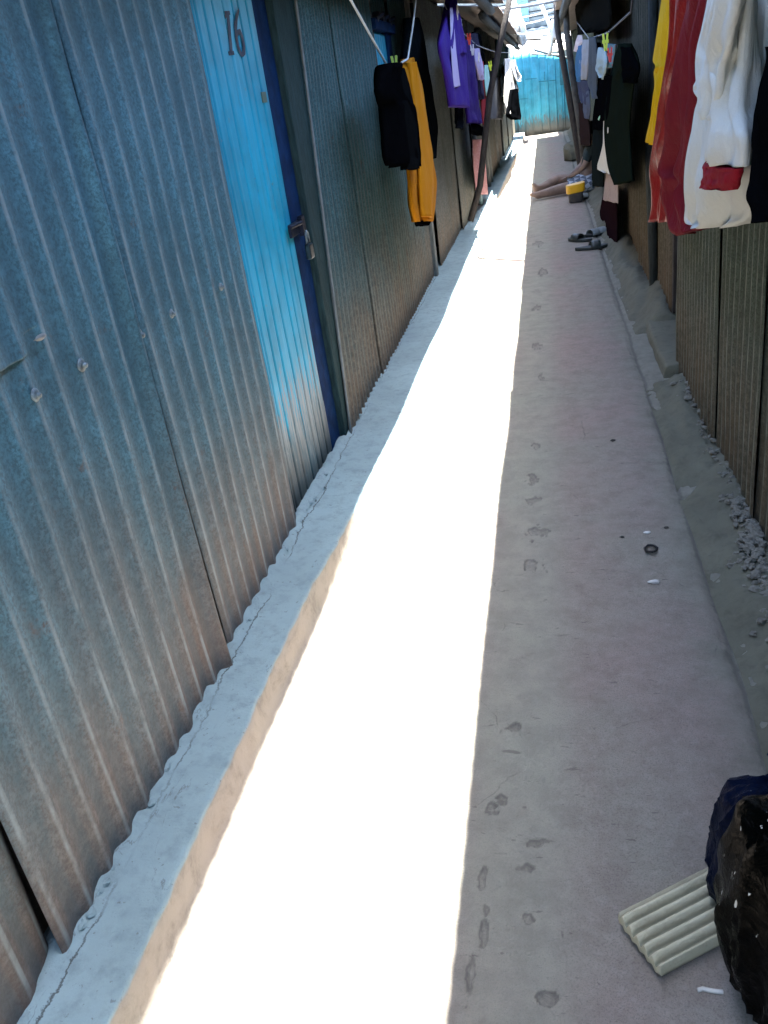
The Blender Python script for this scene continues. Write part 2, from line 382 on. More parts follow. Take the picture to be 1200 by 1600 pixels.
def ledge():
    ys = []; y = -4.5
    while y < 26: ys.append(y); y += .03 if y < .4 else max(.011, y * .007)
    rows = []
    for y in ys:
        k = min(1, max(0, (y - 1.9) / 1.7)); k = k * k * (3 - 2 * k); xe = -.834 + .07 * k
        if y > 4: xe += min(.045, (y - 4) * .025) + min(.12, max(0, y - 9) * .0098)
        xe += .009 * mn.noise(Vector((y * 2.1, 0, 1))) + .005 * mn.noise(Vector((y * 9, 0, 4)))
        row = []
        prof = [(-1.06, .105), (-1.03, .125), (-1.0, .138), (-.985, .137), (-.973, .128), (-.962, .121)]
        for i in range(10):
            prof.append((-.95 + (xe - .012 + .95) * (i + 1) / 10, .118 - .006 * (i + 1) / 10))
        prof += [(xe - .004, .111), (xe + .001, .1075), (xe + .004, .099), (xe + .006, .07), (xe + .009, .045), (xe + .013, .02), (xe + .022, .006), (xe + .05, -.012)]
        for i, (px, pz) in enumerate(prof):
            nz = .0035 * mn.noise(Vector((px * 9, y * 5, 0))) + .002 * mn.noise(Vector((px * 40, y * 33, 2)))
            if i in (1, 2, 3, 4):
                nz += .015 * mn.noise(Vector((i * .35, y * 13, 7))) + .006 * mn.noise(Vector((i, y * 45, 3)))
            nx = 0 if i < 5 else .003 * mn.noise(Vector((px * 6, y * 12, 9))) + (.004 * mn.noise(Vector((i * .6, y * 22, 6))) if i > 13 else 0)
            row.append(Vector((px + nx, y, pz + nz)))
        rows.append(row)
    mb = MB(); mb.grid(rows)
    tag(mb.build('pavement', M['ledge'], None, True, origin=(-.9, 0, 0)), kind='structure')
ledge()

def berm(y0, y1, xa, xb, ht, seed, name='berm', prof=None):
    ys = []; y = y0
    while y < y1: ys.append(y); y += max(.012, abs(y) * .007)
    ys.append(y1)
    rows = []
    for y in ys:
        e = min(1, (y - y0) / .05, (y1 - y) / .05) ** .5 if y1 > y > y0 else 0
        row = []
        for i in range(15):
            s = i / 14
            x = xa + (xb - xa) * s + .02 * (1 - s) * mn.noise(Vector((y * 1.8, seed, 1)))
            z = ht * (math.sin(min(1, s * 1.15) * math.pi / 2) ** 1.3) * (.8 + .5 * mn.noise(Vector((y * 1.6, s * 2, seed)))) * e
            z += (.02 * mn.noise(Vector((y * 7, s * 5, seed))) + .012 * mn.noise(Vector((y * 26, s * 12, seed))) + .006 * mn.noise(Vector((y * 70, s * 30, seed)))) * (s > 0) - .004
            row.append(Vector((x, y, z)))
        rows.append(row)
    mb = MB(); mb.grid(rows)
    tag(mb.build(name, M['berm'], None, True, origin=(xb, y0, 0)), kind='structure')
berm(-4, 4.35, .425, .68, .075, 1)
berm(5.25, 12.6, .455, .72, .16, 5)
berm(12.6, 25, .5, .75, .2, 9)

# ------------------------------------------------------------------ left row of shacks
LX = -.985
sh = thing('shack', (LX, 0, 0), 'corrugated iron shack with blue door numbered 16, nearest on the left', 'shack', 'shacks along the alley')
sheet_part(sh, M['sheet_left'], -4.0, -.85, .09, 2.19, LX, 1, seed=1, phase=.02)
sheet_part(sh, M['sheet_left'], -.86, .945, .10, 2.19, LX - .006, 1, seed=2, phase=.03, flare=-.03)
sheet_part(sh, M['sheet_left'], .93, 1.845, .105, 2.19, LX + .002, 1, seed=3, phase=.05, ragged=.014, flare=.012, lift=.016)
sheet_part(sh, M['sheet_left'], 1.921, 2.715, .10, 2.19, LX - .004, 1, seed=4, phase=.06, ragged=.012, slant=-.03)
def torn_sheet():
    mb = MB(); rows = []; at_ = []; n = 200; y0, y1 = -.8, 1.5
    for v in [0, .003] + [i / 14 for i in range(1, 15)]:
        row = []
        for j in range(n + 1):
            y = y0 + (y1 - y0) * j / n
            p = (.5 + .5 * math.cos(2 * math.pi * (y - .05) / .09)) ** 1.5
            zb = 1.165 + .012 * mn.noise(Vector((y * 7, 1, 1))) + (.03 if 1.43 < y < 1.5 else 0)
            z = zb + (2.19 - zb) * v
            curl = .003 * (1 - v) ** 18 * (math.sin((y - 1.15) * 9) > 0) * abs(math.sin((y - 1.15) * 9))
            row.append(Vector((LX + .004 + .016 * (1 - v) ** 6 * max(0, min(1, (1.42 - y) / .2)) + .009 * p + .005 * mn.noise(Vector((y * 2, z * 2, 5))) + curl - .004 * max(0, (y - 1.35) / .15), y, z))); at_.append(p)
        rows.append(row)
    mb.grid(rows); mb.attr = at_
    return mb.build('wall_sheet', M['sheet_left'], sh, solid=.0012)
torn_sheet()
mb = MB(); a, b = at(52, 533, X=LX + .025), at(74, 521, X=LX + .025); mb.blob((a + b) / 2, (.003, .02, .005), 4, .6, 12, 8); mb.build('bent_flake', plain('bare_metal', (.26, .28, .27), .5, .3), sh)
def nail(px, py, par=sh, big=1.0):
    big *= 1.25; p = at(px, py, X=LX + .012); mb = MB()
    mb.blob(p, (.004 * big, .011 * big, .011 * big), px, .15)
    mb.tube([p + Vector((0, 0, 0)), p + Vector((.009 * big, 0, -.002))], [.006 * big, .004 * big], 8)
    mb.build('nail', M['nail'], par)
for a in ((55, 617, 1.0), (127, 570, 1.1), (217, 523, 1.2), (268, 490, .9), (345, 448, .9)): nail(a[0], a[1], sh, a[2])

def door_panel(parent, y0, y1, z0, z1, x, mat, name='door', grooves=(.07, .1, .175, .26, .36, .46, .53, .62)):
    n = 260; rows = []; mb = MB()
    for i in range(25):
        v = i / 24; row = []
        for j in range(n + 1):
            y = y0 + (y1 - y0) * j / n
            g = 0
            for q in grooves:
                g = max(g, math.exp(-((y - y0 - q) / .0055) ** 2))
            z = z0 + (z1 - z0) * v
            row.append(Vector((x - .018 * g + .004 * mn.noise(Vector((y * 5, z * 2, 2))), y, z)))
        rows.append(row)
    mb.grid(rows)
    return mb.build(name, mat, parent, solid=.002)
dr = door_panel(sh, 2.70, 3.395, .135, 2.12, LX - .022, M['door'])
def stroke(mb, pts, wid, x):
    """flat brush stroke on the door, pts = (y, z)"""
    vs = []; n = len(pts)
    for i, (y, z) in enumerate(pts):
        a = pts[max(0, i - 1)]; b = pts[min(n - 1, i + 1)]
        t = Vector((0, b[0] - a[0], b[1] - a[1])).normalized(); nn = Vector((0, -t.z, t.y))
        w = (wid[i] if hasattr(wid, '__len__') else wid) / 2
        vs += [Vector((x, y, z)) + nn * w, Vector((x, y, z)) - nn * w]
    mb.add(vs, [(2 * i, 2 * i + 1, 2 * i + 3, 2 * i + 2) for i in range(n - 1)])
def number16():
    x = LX - .0182
    q = lambda a, b: (lambda p: (p.y, p.z))(at(a, b, X=x))
    mb = MB()
    stroke(mb, [q(356, 21), q(361.5, 83)], .027, x)
    stroke(mb, [q(351.5, 20.5), q(359.5, 20)], .012, x - .0006)
    stroke(mb, [q(357.5, 83.5), q(366, 82.5)], .012, x - .0006)
    stroke(mb, [q(354, 21), q(351.5, 27)], .012, x + .0004)
    # the 6: a long curved stem and a closed bowl
    pts = [q(373, 15), q(369.5, 27), q(367.5, 42), q(369, 58), q(372, 74), q(376, 84), q(379, 86)]
    stroke(mb, pts, [.01, .019, .025, .027, .025, .02, .012], x + .0008)
    pts = [q(369.5, 58), q(372, 50), q(375.5, 50), q(378.5, 58), q(381, 70), q(381.5, 80), q(378.5, 86)]
    stroke(mb, pts, [.009, .015, .021, .028, .029, .025, .014], x)
    return mb.build('number', M['digit'], dr, False, solid=.0008)
number16()
mb = MB(); p = at(412, 152, X=LX - .02); mb.box(p, (.008, .05, .035)); mb.build('patch', plain('rusty_patch', (.1, .16, .13), .8), dr, False)
# frame, hasp, padlock
mb = MB(); mb.box((LX - .035, 3.475, 1.1), (.03, .175, 2.0)); mb.build('door_frame', M['navy'], sh, False, bevel=.003)
mb = MB(); mb.box((LX - .008, 3.75, 1.1), (.035, .38, 2.05)); mb.build('door_post', plain('teal_grey_post', (.022, .048, .053), .85, 0, .3, 10, .5, 60, stretch=(8, 8, 1), spec=.1), sh, False, bevel=.006)
mb = MB(); mb.box((LX - .004, 3.375, 1.085), (.012, .16, .05)); mb.box((LX + .004, 3.45, 1.085), (.02, .05, .075)); mb.tube([(LX - .002, 3.30, 1.10), (LX + .012, 3.42, 1.10)], .009, 8)
hs = mb.build('hasp', M['iron'], dr, False, bevel=.003)
mb = MB(); mb.box((LX + .022, 3.435, .985), (.024, .055, .06)); mb.build('padlock', M['brass'], dr, False, bevel=.006)
mb = MB(); mb.tube([(LX + .022, 3.418, 1.01)] + [(LX + .022, 3.435 - .017 * math.cos(a * math.pi / 8), 1.045 + .018 * math.sin(a * math.pi / 8)) for a in range(9)] + [(LX + .022, 3.452, 1.01)], .005, 8)
mb.build('shackle', M['nail'], hs)
# sheets past the door with a turned-up light edge
sheet_part(sh, M['sheet_mid'], 3.60, 4.5, .09, 2.19, LX + .012, 1, pitch=.08, seed=6, phase=.03, slant=.31)
mb = MB(); mb.tube([(LX + .02, 3.608 + .31 * i / 19 + .006 * mn.noise(Vector((i * .7, 2, 2))), .1 + i * .11) for i in range(20)], .006, 8, .2, 3)
mb.build('bent_edge', plain('dull_edge', (.17, .2, .21), .7, .2), sh)
sheet_part(sh, M['sheet_mid'], 4.49, 5.6, .09, 2.19, LX + .016, 1, pitch=.08, seed=7, phase=.03, ragged=.012)
roof_part(sh, M['roof'], -4.5, 5.66, -.455, 2.16, -3.2, 2.62, 1, xe1=-.337)
fascia(sh, -4.4, 5.6, -.46, 2.1, M['wood'])

s2 = thing('shack', (LX, 6.5, 0), 'corrugated iron shack with small blue shutter behind the black and mustard jackets', 'shack', 'shacks along the alley')
door_panel(s2, 5.63, 6.12, 1.42, 1.86, LX + .0, M['door'], name='shutter', grooves=(.08, .16, .24, .32, .4))
sheet_part(s2, M['sheet_mid'], 5.59, 6.31, .09, 1.42, LX + .012, 1, pitch=.08, seed=28, phase=.03)
mb = MB(); mb.box((LX + .02, 5.95, 1.885), (.05, .75, .055)); mb.build('lintel', M['navy'], s2, False, bevel=.005)
for q in range(3):
    mb = MB(); mb.box((LX + .025, 5.72 + q * .21, 1.925), (.045, .13, .03), Matrix.Rotation(.3 - .3 * q, 3, 'X')); mb.tube([(LX + .03, 5.72 + q * .21, 1.92), (LX + .07, 5.76 + q * .21, 1.94)], .012, 6)
    mb.build('hinge', M['iron'], s2, False, bevel=.003)
mb = MB(); mb.box((LX + .0, 6.21, 1.64), (.03, .17, .44)); mb.build('shutter_frame', M['navy'], s2, False, bevel=.004)
sheet_part(s2, M['sheet_mid'], 6.3, 7.06, .09, 2.19, LX + .012, 1, pitch=.08, seed=8, phase=.03, ragged=.012)
sheet_part(s2, M['sheet_mid'], 5.6, 6.31, 1.935, 2.19, LX - .008, 1, pitch=.08, seed=18, phase=.03)
mb = MB(); mb.box((LX - .03, 7.3, 1.15), (.04, .44, 2.2)); mb.build('dark_door', plain('dark_teal_boards', (.025, .05, .055), .8, stretch=(10, 10, 1)), s2, False)
mb = MB(); mb.box((LX + .01, 7.13, 1.15), (.07, .1, 2.2)); mb.build('door_post', M['wood_grey'], s2, False, bevel=.006)
sheet_part(s2, M['sheet_far'], 7.5, 9.5, .09, 2.19, LX + .03, 1, pitch=.09, seed=9)
roof_part(s2, M['roof'], 5.6, 9.56, -.34, 2.135, -3.2, 2.58, 2)
fascia(s2, 5.7, 9.4, -.47, 2.09, M['wood'])

s3 = thing('shack', (-.95, 16, 0), 'weathered grey iron shack farthest along the left side, under the hanging white washing', 'shack', 'shacks along the alley')
xw = -.93
for k, (a, b) in enumerate(((9.43, 11.33), (11.28, 13.2), (13.9, 16.1), (16.1, 18.4), (18.4, 20.7), (20.7, 23.0), (23.0, 26))):
    sheet_part(s3, M['sheet_far'], a, b, .08, 2.19, xw + .012 * (k % 3) + .012 * k, 1, rows=8, per=8, pitch=.1, seed=20 + k, dent=.012)
mb = MB(); mb.box((xw - .02, 13.55, 1.05), (.03, .66, 2.0)); mb.build('door', plain('grey_boards', (.15, .14, .12), .85, stretch=(10, 10, 1)), s3, False)
for yy in (11.31, 13.24, 13.86, 16.1, 18.5):
    mb = MB(); mb.tube([(xw + .06, yy, .05), (xw + .055, yy + .03, 1.1), (xw + .06, yy, 2.15)], [.035, .03, .032], 8, .2, yy); mb.build('wall_post', M['wood_grey'], s3)
roof_part(s3, M['roof'], 9.5, 22.95, -.395, 2.11, -3.2, 2.56, 3)
roof_part(s3, M['roof'], 22.9, 24.3, -.02, 2.2, -3.2, 2.5, 4)
fascia(s3, 9.6, 22.8, -.56, 2.07, M['wood'])

def backs(par, x, ya, yb, xw, xe, ze, xr, zr):
    """back and end walls that close a shack up to its roof"""
    top = lambda q: ze + (zr - ze) * (q - xe) / (xr - xe) + .006
    mb = MB(); mb.box((x, (ya + yb) / 2, top(x) / 2), (.05, yb - ya, top(x))); mb.build('back_wall', M['sheet_far'], par, False)
    sg = 1 if x > 0 else -1
    for yy in (ya + .03, yb - .03):
        mb = MB(); xi = x - sg * .026
        vs = [(q, yy + e, z) for e in (-.015, .015) for q, z in ((xi, -.06), (xw, -.06), (xw, top(xw)), (xi, top(xi)))]
        mb.add(vs, [(0, 1, 2, 3), (4, 7, 6, 5), (0, 4, 5, 1), (1, 5, 6, 2), (2, 6, 7, 3), (3, 7, 4, 0)])
        mb.build('side_wall', M['sheet_far'], par, False)
backs(sh, -3.1, -4.2, 5.62, -.99, -.4, 2.16, -3.2, 2.62); backs(s2, -3.1, 5.64, 9.51, -.975, -.34, 2.135, -3.2, 2.58); backs(s3, -3.1, 9.53, 24.25, -.93, -.395, 2.11, -3.2, 2.56)

# ------------------------------------------------------------------ right row of shacks
r1 = thing('shack', (.61, 0, 0), 'dark green-grey corrugated iron shack nearest on the right, behind the white sweatshirt', 'shack', 'shacks along the alley')
sheet_part(r1, M['sheet_right'], -4, 1.9, .03, 2.22, .63, -1, seed=30, pitch=.08)
sheet_part(r1, M['sheet_right'], 1.88, 2.72, .035, 2.22, .632, -1, seed=31, pitch=.08, ragged=.02, flare=.0)
sheet_part(r1, M['sheet_right'], 2.70, 3.42, .03, 2.22, .618, -1, seed=32, pitch=.08, ragged=.014)
sheet_part(r1, M['sheet_right'], 3.40, 4.53, .03, 2.22, .607, -1, seed=33, pitch=.08, ragged=.014)
mb = MB(); mb.box((.66, 4.545, 1.15), (.1, .045, 2.3)); mb.build('corner_post', M['wood'], r1, False, bevel=.006)
roof_part(r1, M['roof'], -4.5, 4.62, .178, 2.2, 3.2, 2.75, 5)
fascia(r1, -4.4, 4.5, .27, 2.13, M['wood'])

r2 = thing('shack', (.68, 5.8, 0), 'brown rusted iron shack set back on the right beyond a concrete doorstep', 'shack', 'shacks along the alley')
sheet_part(r2, M['sheet_brown'], 5.33, 6.0, .09, 2.22, .685, -1, seed=34, pitch=.11, amp=.014)
mb = MB(); mb.box((.76, 5.0, 1.2), (.03, .75, 2.3)); mb.build('door', plain('dark_brown_door', (.04, .035, .025), .8, stretch=(9, 9, 1)), r2, False)
mb = MB(); mb.box((.715, 5.31, 1.2), (.06, .05, 2.2)); mb.build('door_post', M['bark'], r2, False, bevel=.006)
sheet_part(r2, M['sheet_brown'], 6.06, 6.9, .1, 2.22, .65, -1, seed=35, pitch=.11, amp=.014)
mb = MB(); mb.tube([(.655, 6.03, .05), (.635, 6.02, .9), (.66, 6.05, 1.5), (.64, 6.0, 2.2)], [.03, .034, .028, .03], 8, .3, 2); mb.build('wall_post', M['wood'], r2)
roof_part(r2, M['roof'], 4.56, 7.06, .18, 2.17, 3.2, 2.72, 6)
fascia(r2, 4.6, 6.95, .27, 2.13, M['wood'])
# doorstep
def doorstep():
    rows = []; mb = MB()
    for i in range(40):
        y = 4.4 + .93 * i / 39; row = []
        for (x, z) in ((.525, -.01), (.532, .03), (.538, .055), (.55, .062), (.6, .064), (.66, .066), (.76, .068)):
            row.append(Vector((x + .006 * mn.noise(Vector((y * 6, z * 9, 1))), y, z + .004 * mn.noise(Vector((y * 8, x * 12, 4))))))
        rows.append(row)
    mb.grid(rows)
    for rw, yy in ((rows[-1], 5.33), (rows[0], 4.4)): mb.add([rw[i] for i in range(7)] + [(.76, yy, -.01)], [tuple(range(8))])
    mb.build('doorstep', M['berm'], r2)
doorstep()

r3 = thing('shack', (.66, 15, 0), 'dim iron shack farthest along the right side, behind the seated person', 'shack', 'shacks along the alley')
for k, (a, b) in enumerate(((6.92, 8.6), (8.6, 10.6), (10.6, 12.9), (13.6, 16), (16, 18.6), (18.6, 21.5), (21.5, 26))):
    sheet_part(r3, M['sheet_brown'] if k < 2 else M['sheet_right'], a, b, .08, 2.22, .66 + .015 * (k % 2) + .01 * k, -1, rows=8, per=8, pitch=.1, seed=40 + k, dent=.012)
mb = MB(); mb.box((.74, 13.25, 1.1), (.03, .74, 2.1)); mb.build('door', plain('dim_door', (.05, .04, .035), .85), r3, False)
roof_part(r3, M['roof'], 7.0, 24.3, .178, 2.2, 3.2, 2.75, 7)
fascia(r3, 7.1, 24.2, .27, 2.13, M['wood'])

backs(r1, 3.1, -4.2, 4.59, .64, .178, 2.2, 3.2, 2.75); backs(r2, 3.1, 4.61, 7.02, .72, .18, 2.17, 3.2, 2.72); backs(r3, 3.1, 7.04, 24.25, .68, .178, 2.2, 3.2, 2.75)
# ------------------------------------------------------------------ end of the alley
fe = thing('fence', (0, 25.6, 0), 'bright blue sheet iron fence closing the far end of the alley', 'fence')
def fence_sheet(x0, x1, zt0, zt1, seed, y):
    mb = MB(); n = int((x1 - x0) / .012); rows = []
    for i in range(13):
        v = i / 12; row = []
        for j in range(n + 1):
            x = x0 + (x1 - x0) * j / n
            t = ((x + .03) / .205) % 1.0
            g = math.exp(-((t - .5) / .07) ** 2)
            zt = zt0 + (zt1 - zt0) * j / n + .012 * mn.noise(Vector((x * 8, seed, 1)))
            row.append(Vector((x, y - .03 * g + .01 * mn.noise(Vector((x * 3, v * 4, seed))), -.03 + (zt + .03) * v)))
        rows.append(row)
    mb.grid(rows); mb.build('fence_sheet', M['fence'], fe, solid=.002)
fence_sheet(-2.6, -.36, 2.08, 2.02, 1, 25.62)
fence_sheet(-.38, .44, 2.03, 1.86, 2, 25.59)
fence_sheet(.42, 2.4, 1.78, 1.6, 3, 25.64)
mb = MB(); mb.box((.5, 25.5, 1.45), (.2, .03, .66)); mb.build('board', plain('teal_board', (.03, .16, .2), .7), fe, False, bevel=.004)
M['seam'] = plain('seam_teal', (.03, .2, .25), .7)
for (xa, xb, z, h) in ((-.5, -.2, 1.38, .02), (-.15, .3, 1.27, .025), (-.01, .015, 1.4, .2), (-.75, -.45, .93, .02)):
    mb = MB(); mb.box(((xa + xb) / 2, 25.535, z), (xb - xa, .012, h), Matrix.Rotation(.06, 3, 'Y')); mb.build('seam_strip', M['seam'], fe, False)
mb = MB(); mb.tube([(-.25, 25.5, 2.06), (.2, 25.48, 1.88), (.7, 25.5, 1.7)], .035, 8, .1, 2); mb.tube([(-.3, 25.46, 1.95), (.4, 25.46, 1.82)], .02, 8)
mb.build('top_rail', M['wood_grey'], fe)

bh = thing('house', (0, 33, 0), 'house with grey planked upper wall and sunlit iron roof behind the blue fence', 'house')
mb = MB(); rows = []
for i in range(13):
    v = i / 12; rows.append([Vector((-4 + 8 * j / 240, 29.5 + 2.6 * v, 2.05 + .75 * v + .02 * (math.cos(2 * math.pi * (-4 + 8 * j / 240) / .3)))) for j in range(241)])
mb.grid(rows); mb.build('lower_roof', plain('new_galvanised', (.72, .73, .74), .5, .15, .06), bh, solid=.002)
for i in range(3):
    mb = MB(); v = (i + .6) / 3; mb.box((0, 29.5 + 2.6 * v, 2.09 + .75 * v), (8, .03, .035)); mb.build('roof_seam', M['wood_grey'], bh, False)
mb = MB(); mb.box((0, 29.6, 1.0), (8, .1, 2.0)); mb.build('lower_wall', M['sheet_far'], bh, False)
mb = MB()
for i in range(16): mb.box((0, 32.3 + .012 * (i % 2), 2.75 + .155 * i), (8, .05, .125), Matrix.Rotation(.25, 3, 'X'))
mb.build('upper_wall', plain('grey_planks', (.15, .18, .19), .7, 0, .3, 6), bh, False)
mb = MB(); mb.box((0, 32.42, 3.9), (8, .1, 2.6)); mb.build('backing', plain('dark_backing', (.08, .09, .1), .8), bh, False)
mb = MB(); mb.box((-.6, 32.2, 3.5), (.42, .06, .95)); mb.build('shutter', plain('blue_shutter', (.1, .2, .26), .6), bh, False, bevel=.01)
mb = MB(); mb.box((-.72, 32.1, 2.86), (.3, .2, .5)); mb.build('meter_box', plain('tan_box', (.55, .42, .3), .7), bh, False, bevel=.01)
mb = MB(); rows = []
for i in range(9):
    v = i / 8; rows.append([Vector((-4.3 + 8.6 * j / 200, 31.9 + 3 * v, 5.3 + .8 * v + .02 * math.cos(2 * math.pi * j / 8))) for j in range(201)])
mb.grid(rows); mb.build('upper_roof', M['roof'], bh, solid=.002)

# ------------------------------------------------------------------ poles, wires, pipe
mb = MB(); pts = [at(735, 345, Y=9.0), at(750, 290, Y=9.0), at(765, 150, Y=9.0), at(781, 70, Y=9.0), at(799, -12, Y=9.0)]
mb.tube(pts, [.034, .031, .03, .028, .026], 10, .3, 4)
tag(mb.build('pole', M['bark']), 'dark slanting wooden pole on the left between the red towel and the checked skirt', 'pole', 'rough poles propping the eaves')
mb = MB(); pts = [Vector((.49, 13.3, -.02)), at(905, 240, Y=13.3), at(889, 150, Y=13.3), at(879, 90, Y=13.3), at(870, 40, Y=13.3), at(868, -10, Y=13.3)]
mb.tube(pts, [.058, .05, .046, .042, .038, .038], 10, .35, 8)
tag(mb.build('pole', M['bark']), 'crooked brown pole leaning left in front of the blue fence on the right', 'pole', 'rough poles propping the eaves')
mb = MB(); pts = [Vector((.52, 12.9, -.02)), at(906, 190, Y=12.9), at(893, 110, Y=12.9), at(886, 50, Y=12.9), at(884, -12, Y=12.9)]
mb.tube(pts, [.048, .046, .042, .038, .036], 10, .35, 12)
tag(mb.build('pole', plain('dark_grey_bark', (.05, .05, .048), .9, 0, .4, 9, .9, 50)), 'upright dark grey pole beside the crooked brown pole, next to the blue washing', 'pole', 'rough poles propping the eaves')
mb = MB(); mb.tube([at(x, y, Y=15.5) for x, y in ((838, -12), (842, 0), (850, 18), (857, 36), (862, 52), (863, 66), (860, 80), (857, 88))], .028, 10)
tag(mb.build('pipe', plain('cream_pipe', (.62, .6, .5), .45, 0, .1)), 'bent cream plastic pipe curving down from the roof gap at the far end', 'pipe')
mb = MB(); mb.blob(at(866, 48, Y=14.2), (.06, .06, .12), 3, .7, 16, 12)
tag(mb.build('plastic_bag', plain('white_film', (.7, .72, .72), .35, 0, .1)), 'small crumpled white plastic bag caught on the crooked pole high in the roof gap', 'plastic bag')
mb = MB(); 
for (a, b) in (((798, 8), (805, 30)), ((803, 22), (812, 46)), ((810, 40), (820, 58))):
    p, q = at(*a, Y=17), at(*b, Y=17); mb.blob((p + q) / 2, (.09, .2, .2), a[0], .8, 14, 10)
tag(mb.build('tarpaulin', plain('pale_tarp', (.5, .53, .53), .6, 0, .2)), 'crumpled pale tarpaulin scraps tucked along the far left roof edge', 'tarpaulin')
def wire(p, q, sag, r, label, mat=M['wire'], name='wire', grp='wires across the roof gap'):
    p, q = Vector(p), Vector(q); mb = MB()
    mb.tube([p.lerp(q, i / 16) - Vector((0, 0, sag * 4 * (i / 16) * (1 - i / 16))) for i in range(17)], r, 6)
    tag(mb.build(name, mat), label, 'wire', grp)
wire((-.6, 9.05, 2.2), (.4, 8.95, 2.2), .03, .015, 'thin overhead wire casting the middle of three shadow lines on the sunlit path')
wire((-.45, 8.7, 2.16), (.45, 7.95, 2.2), .04, .026, 'thicker slanting overhead wire casting the nearest shadow line on the sunlit path')
wire((-.6, 11.0, 2.2), (.5, 11.2, 2.22), .03, .017, 'thin overhead wire casting the farthest shadow line, just before the bare feet')
for k, (yy, za, zb, r, lab) in enumerate(((16.5, 2.36, 2.42, .012, 'pale wire crossing the roof gap, topmost of three in front of the planked wall'), (16.3, 2.25, 2.31, .012, 'pale wire crossing the roof gap, middle of three in front of the planked wall'), (16.2, 2.15, 2.02, .016, 'wavy white wire crossing the roof gap just below two straight ones'))):
    wire((-.55, yy, za), (.4, yy, zb), .03, r, lab, M['rope'])
wire((-.4, 20, 2.05), (.4, 20, 2.08), .03, .008, 'thin dark wire drawn across the bright roof behind the fence', M['iron'])

# ------------------------------------------------------------------ washing
def cloth_rows(mb, X, rows, thick=.02, fold=.014, nf=3, seed=0, n=48, N=34, xs=None):
    """hanging cloth: rows of (left x, left y, right x, right y) measured on the plane X; a closed folded tube"""
    pts = []
    for r in rows:
        xx = X + (r[4] if len(r) > 4 else 0)
        pts.append((at(r[0], r[1], X=xx), at(r[2], r[3], X=xx)))
    m = len(pts) - 1
    def cr(k, s):
        i = min(int(s), m - 1); f = s - i
        g = lambda j: pts[max(0, min(m, j))][k]
        a, b, c, d = g(i - 1), g(i), g(i + 1), g(i + 2)
        lin = b.lerp(c, f)
        cub = .5 * ((2 * b) + (c - a) * f + (2 * a - 5 * b + 4 * c - d) * f * f + (3 * b - a - 3 * c + d) * f ** 3)
        return lin.lerp(cub, .7)
    vs = []
    for i in range(n + 1):
        v = i / n; s = v * m
        L, Rr = cr(0, s), cr(1, s); wdt = (Rr - L).length
        amp = min(fold, wdt * .16) * (.35 + .65 * v ** .6)
        for j in range(2 * N):
            u = j / N if j <= N else (2 * N - j) / N
            front = 1 if j <= N else -1
            lens = max(0, 1 - (2 * u - 1) ** 2) ** .5
            ph = seed * 2.1
            fw = math.sin(2 * math.pi * (nf * u + .25 * math.sin(3 * v + ph) + ph)) * .6 + math.sin(2 * math.pi * (nf * 1.73 * u - .3 * v + ph * 1.7)) * .35
            fw += .6 * mn.noise(Vector((u * nf * 1.2, v * 1.6, seed)))+ .5 * mn.noise(Vector((u * nf * 3, v * 7, seed + 9)))
            ef = min(1, .25 + 4 * u * (1 - u))
            fw += .75 * (1 - 2.6 * abs(mn.noise(Vector((u * nf * .9 + .25 * v, v * .8, seed + 31))))) * (.4 + .6 * v) - .9 * abs(mn.noise(Vector((u * nf * 2.2 - .8 * v, v * 2.2, seed + 47))))
            p = L.lerp(Rr, u)
            t = min(thick, wdt * .3)
            p = p + Vector((amp * fw * ef + front * t * lens * (1 + .3 * mn.noise(Vector((u * 4, v * 4, seed + front)))), 0, 0))
            p.z += .006 * mn.noise(Vector((u * 6, v * 3, seed + 20))) * (1 if v > .95 else .3)
            vs.append(p)
    K = 2 * N
    fs = [(i * K + j, i * K + (j + 1) % K, (i + 1) * K + (j + 1) % K, (i + 1) * K + j) for i in range(n) for j in range(K)]
    fs += [tuple(range(K))[::-1], tuple(range(n * K, (n + 1) * K))]
    mb.add(vs, fs); return mb
def garment(name, label, cat, X, rows, mat, parts=(), group=None, **k):
    mb = cloth_rows(MB(), X, rows, **k)
    o = mb.build(name, mat)
    tag(o, label, cat, group)
    for (pn, pX, prow, pm, pk) in parts:
        cloth_rows(MB(), pX, prow, **pk).build(pn, pm, o)
    return o
GR = 'washing hung on the right side'; GL = 'washing hung on the left side'
F = lambda n, c, r=.92, **k: fabric(n, c, r, **k)
white = F('white_fleece', (.5, .525, .5), var=.06); redm = plain('red_satin', (.17, .009, .009), .42, 0, .2, 9, .3, 60, 0, spec=.18); wine = F('wine_red', (.125, .008, .014), .75)
black = F('black_cloth', (.002, .0023, .003), .85); cuffred = F('cuff_red', (.19, .006, .016))
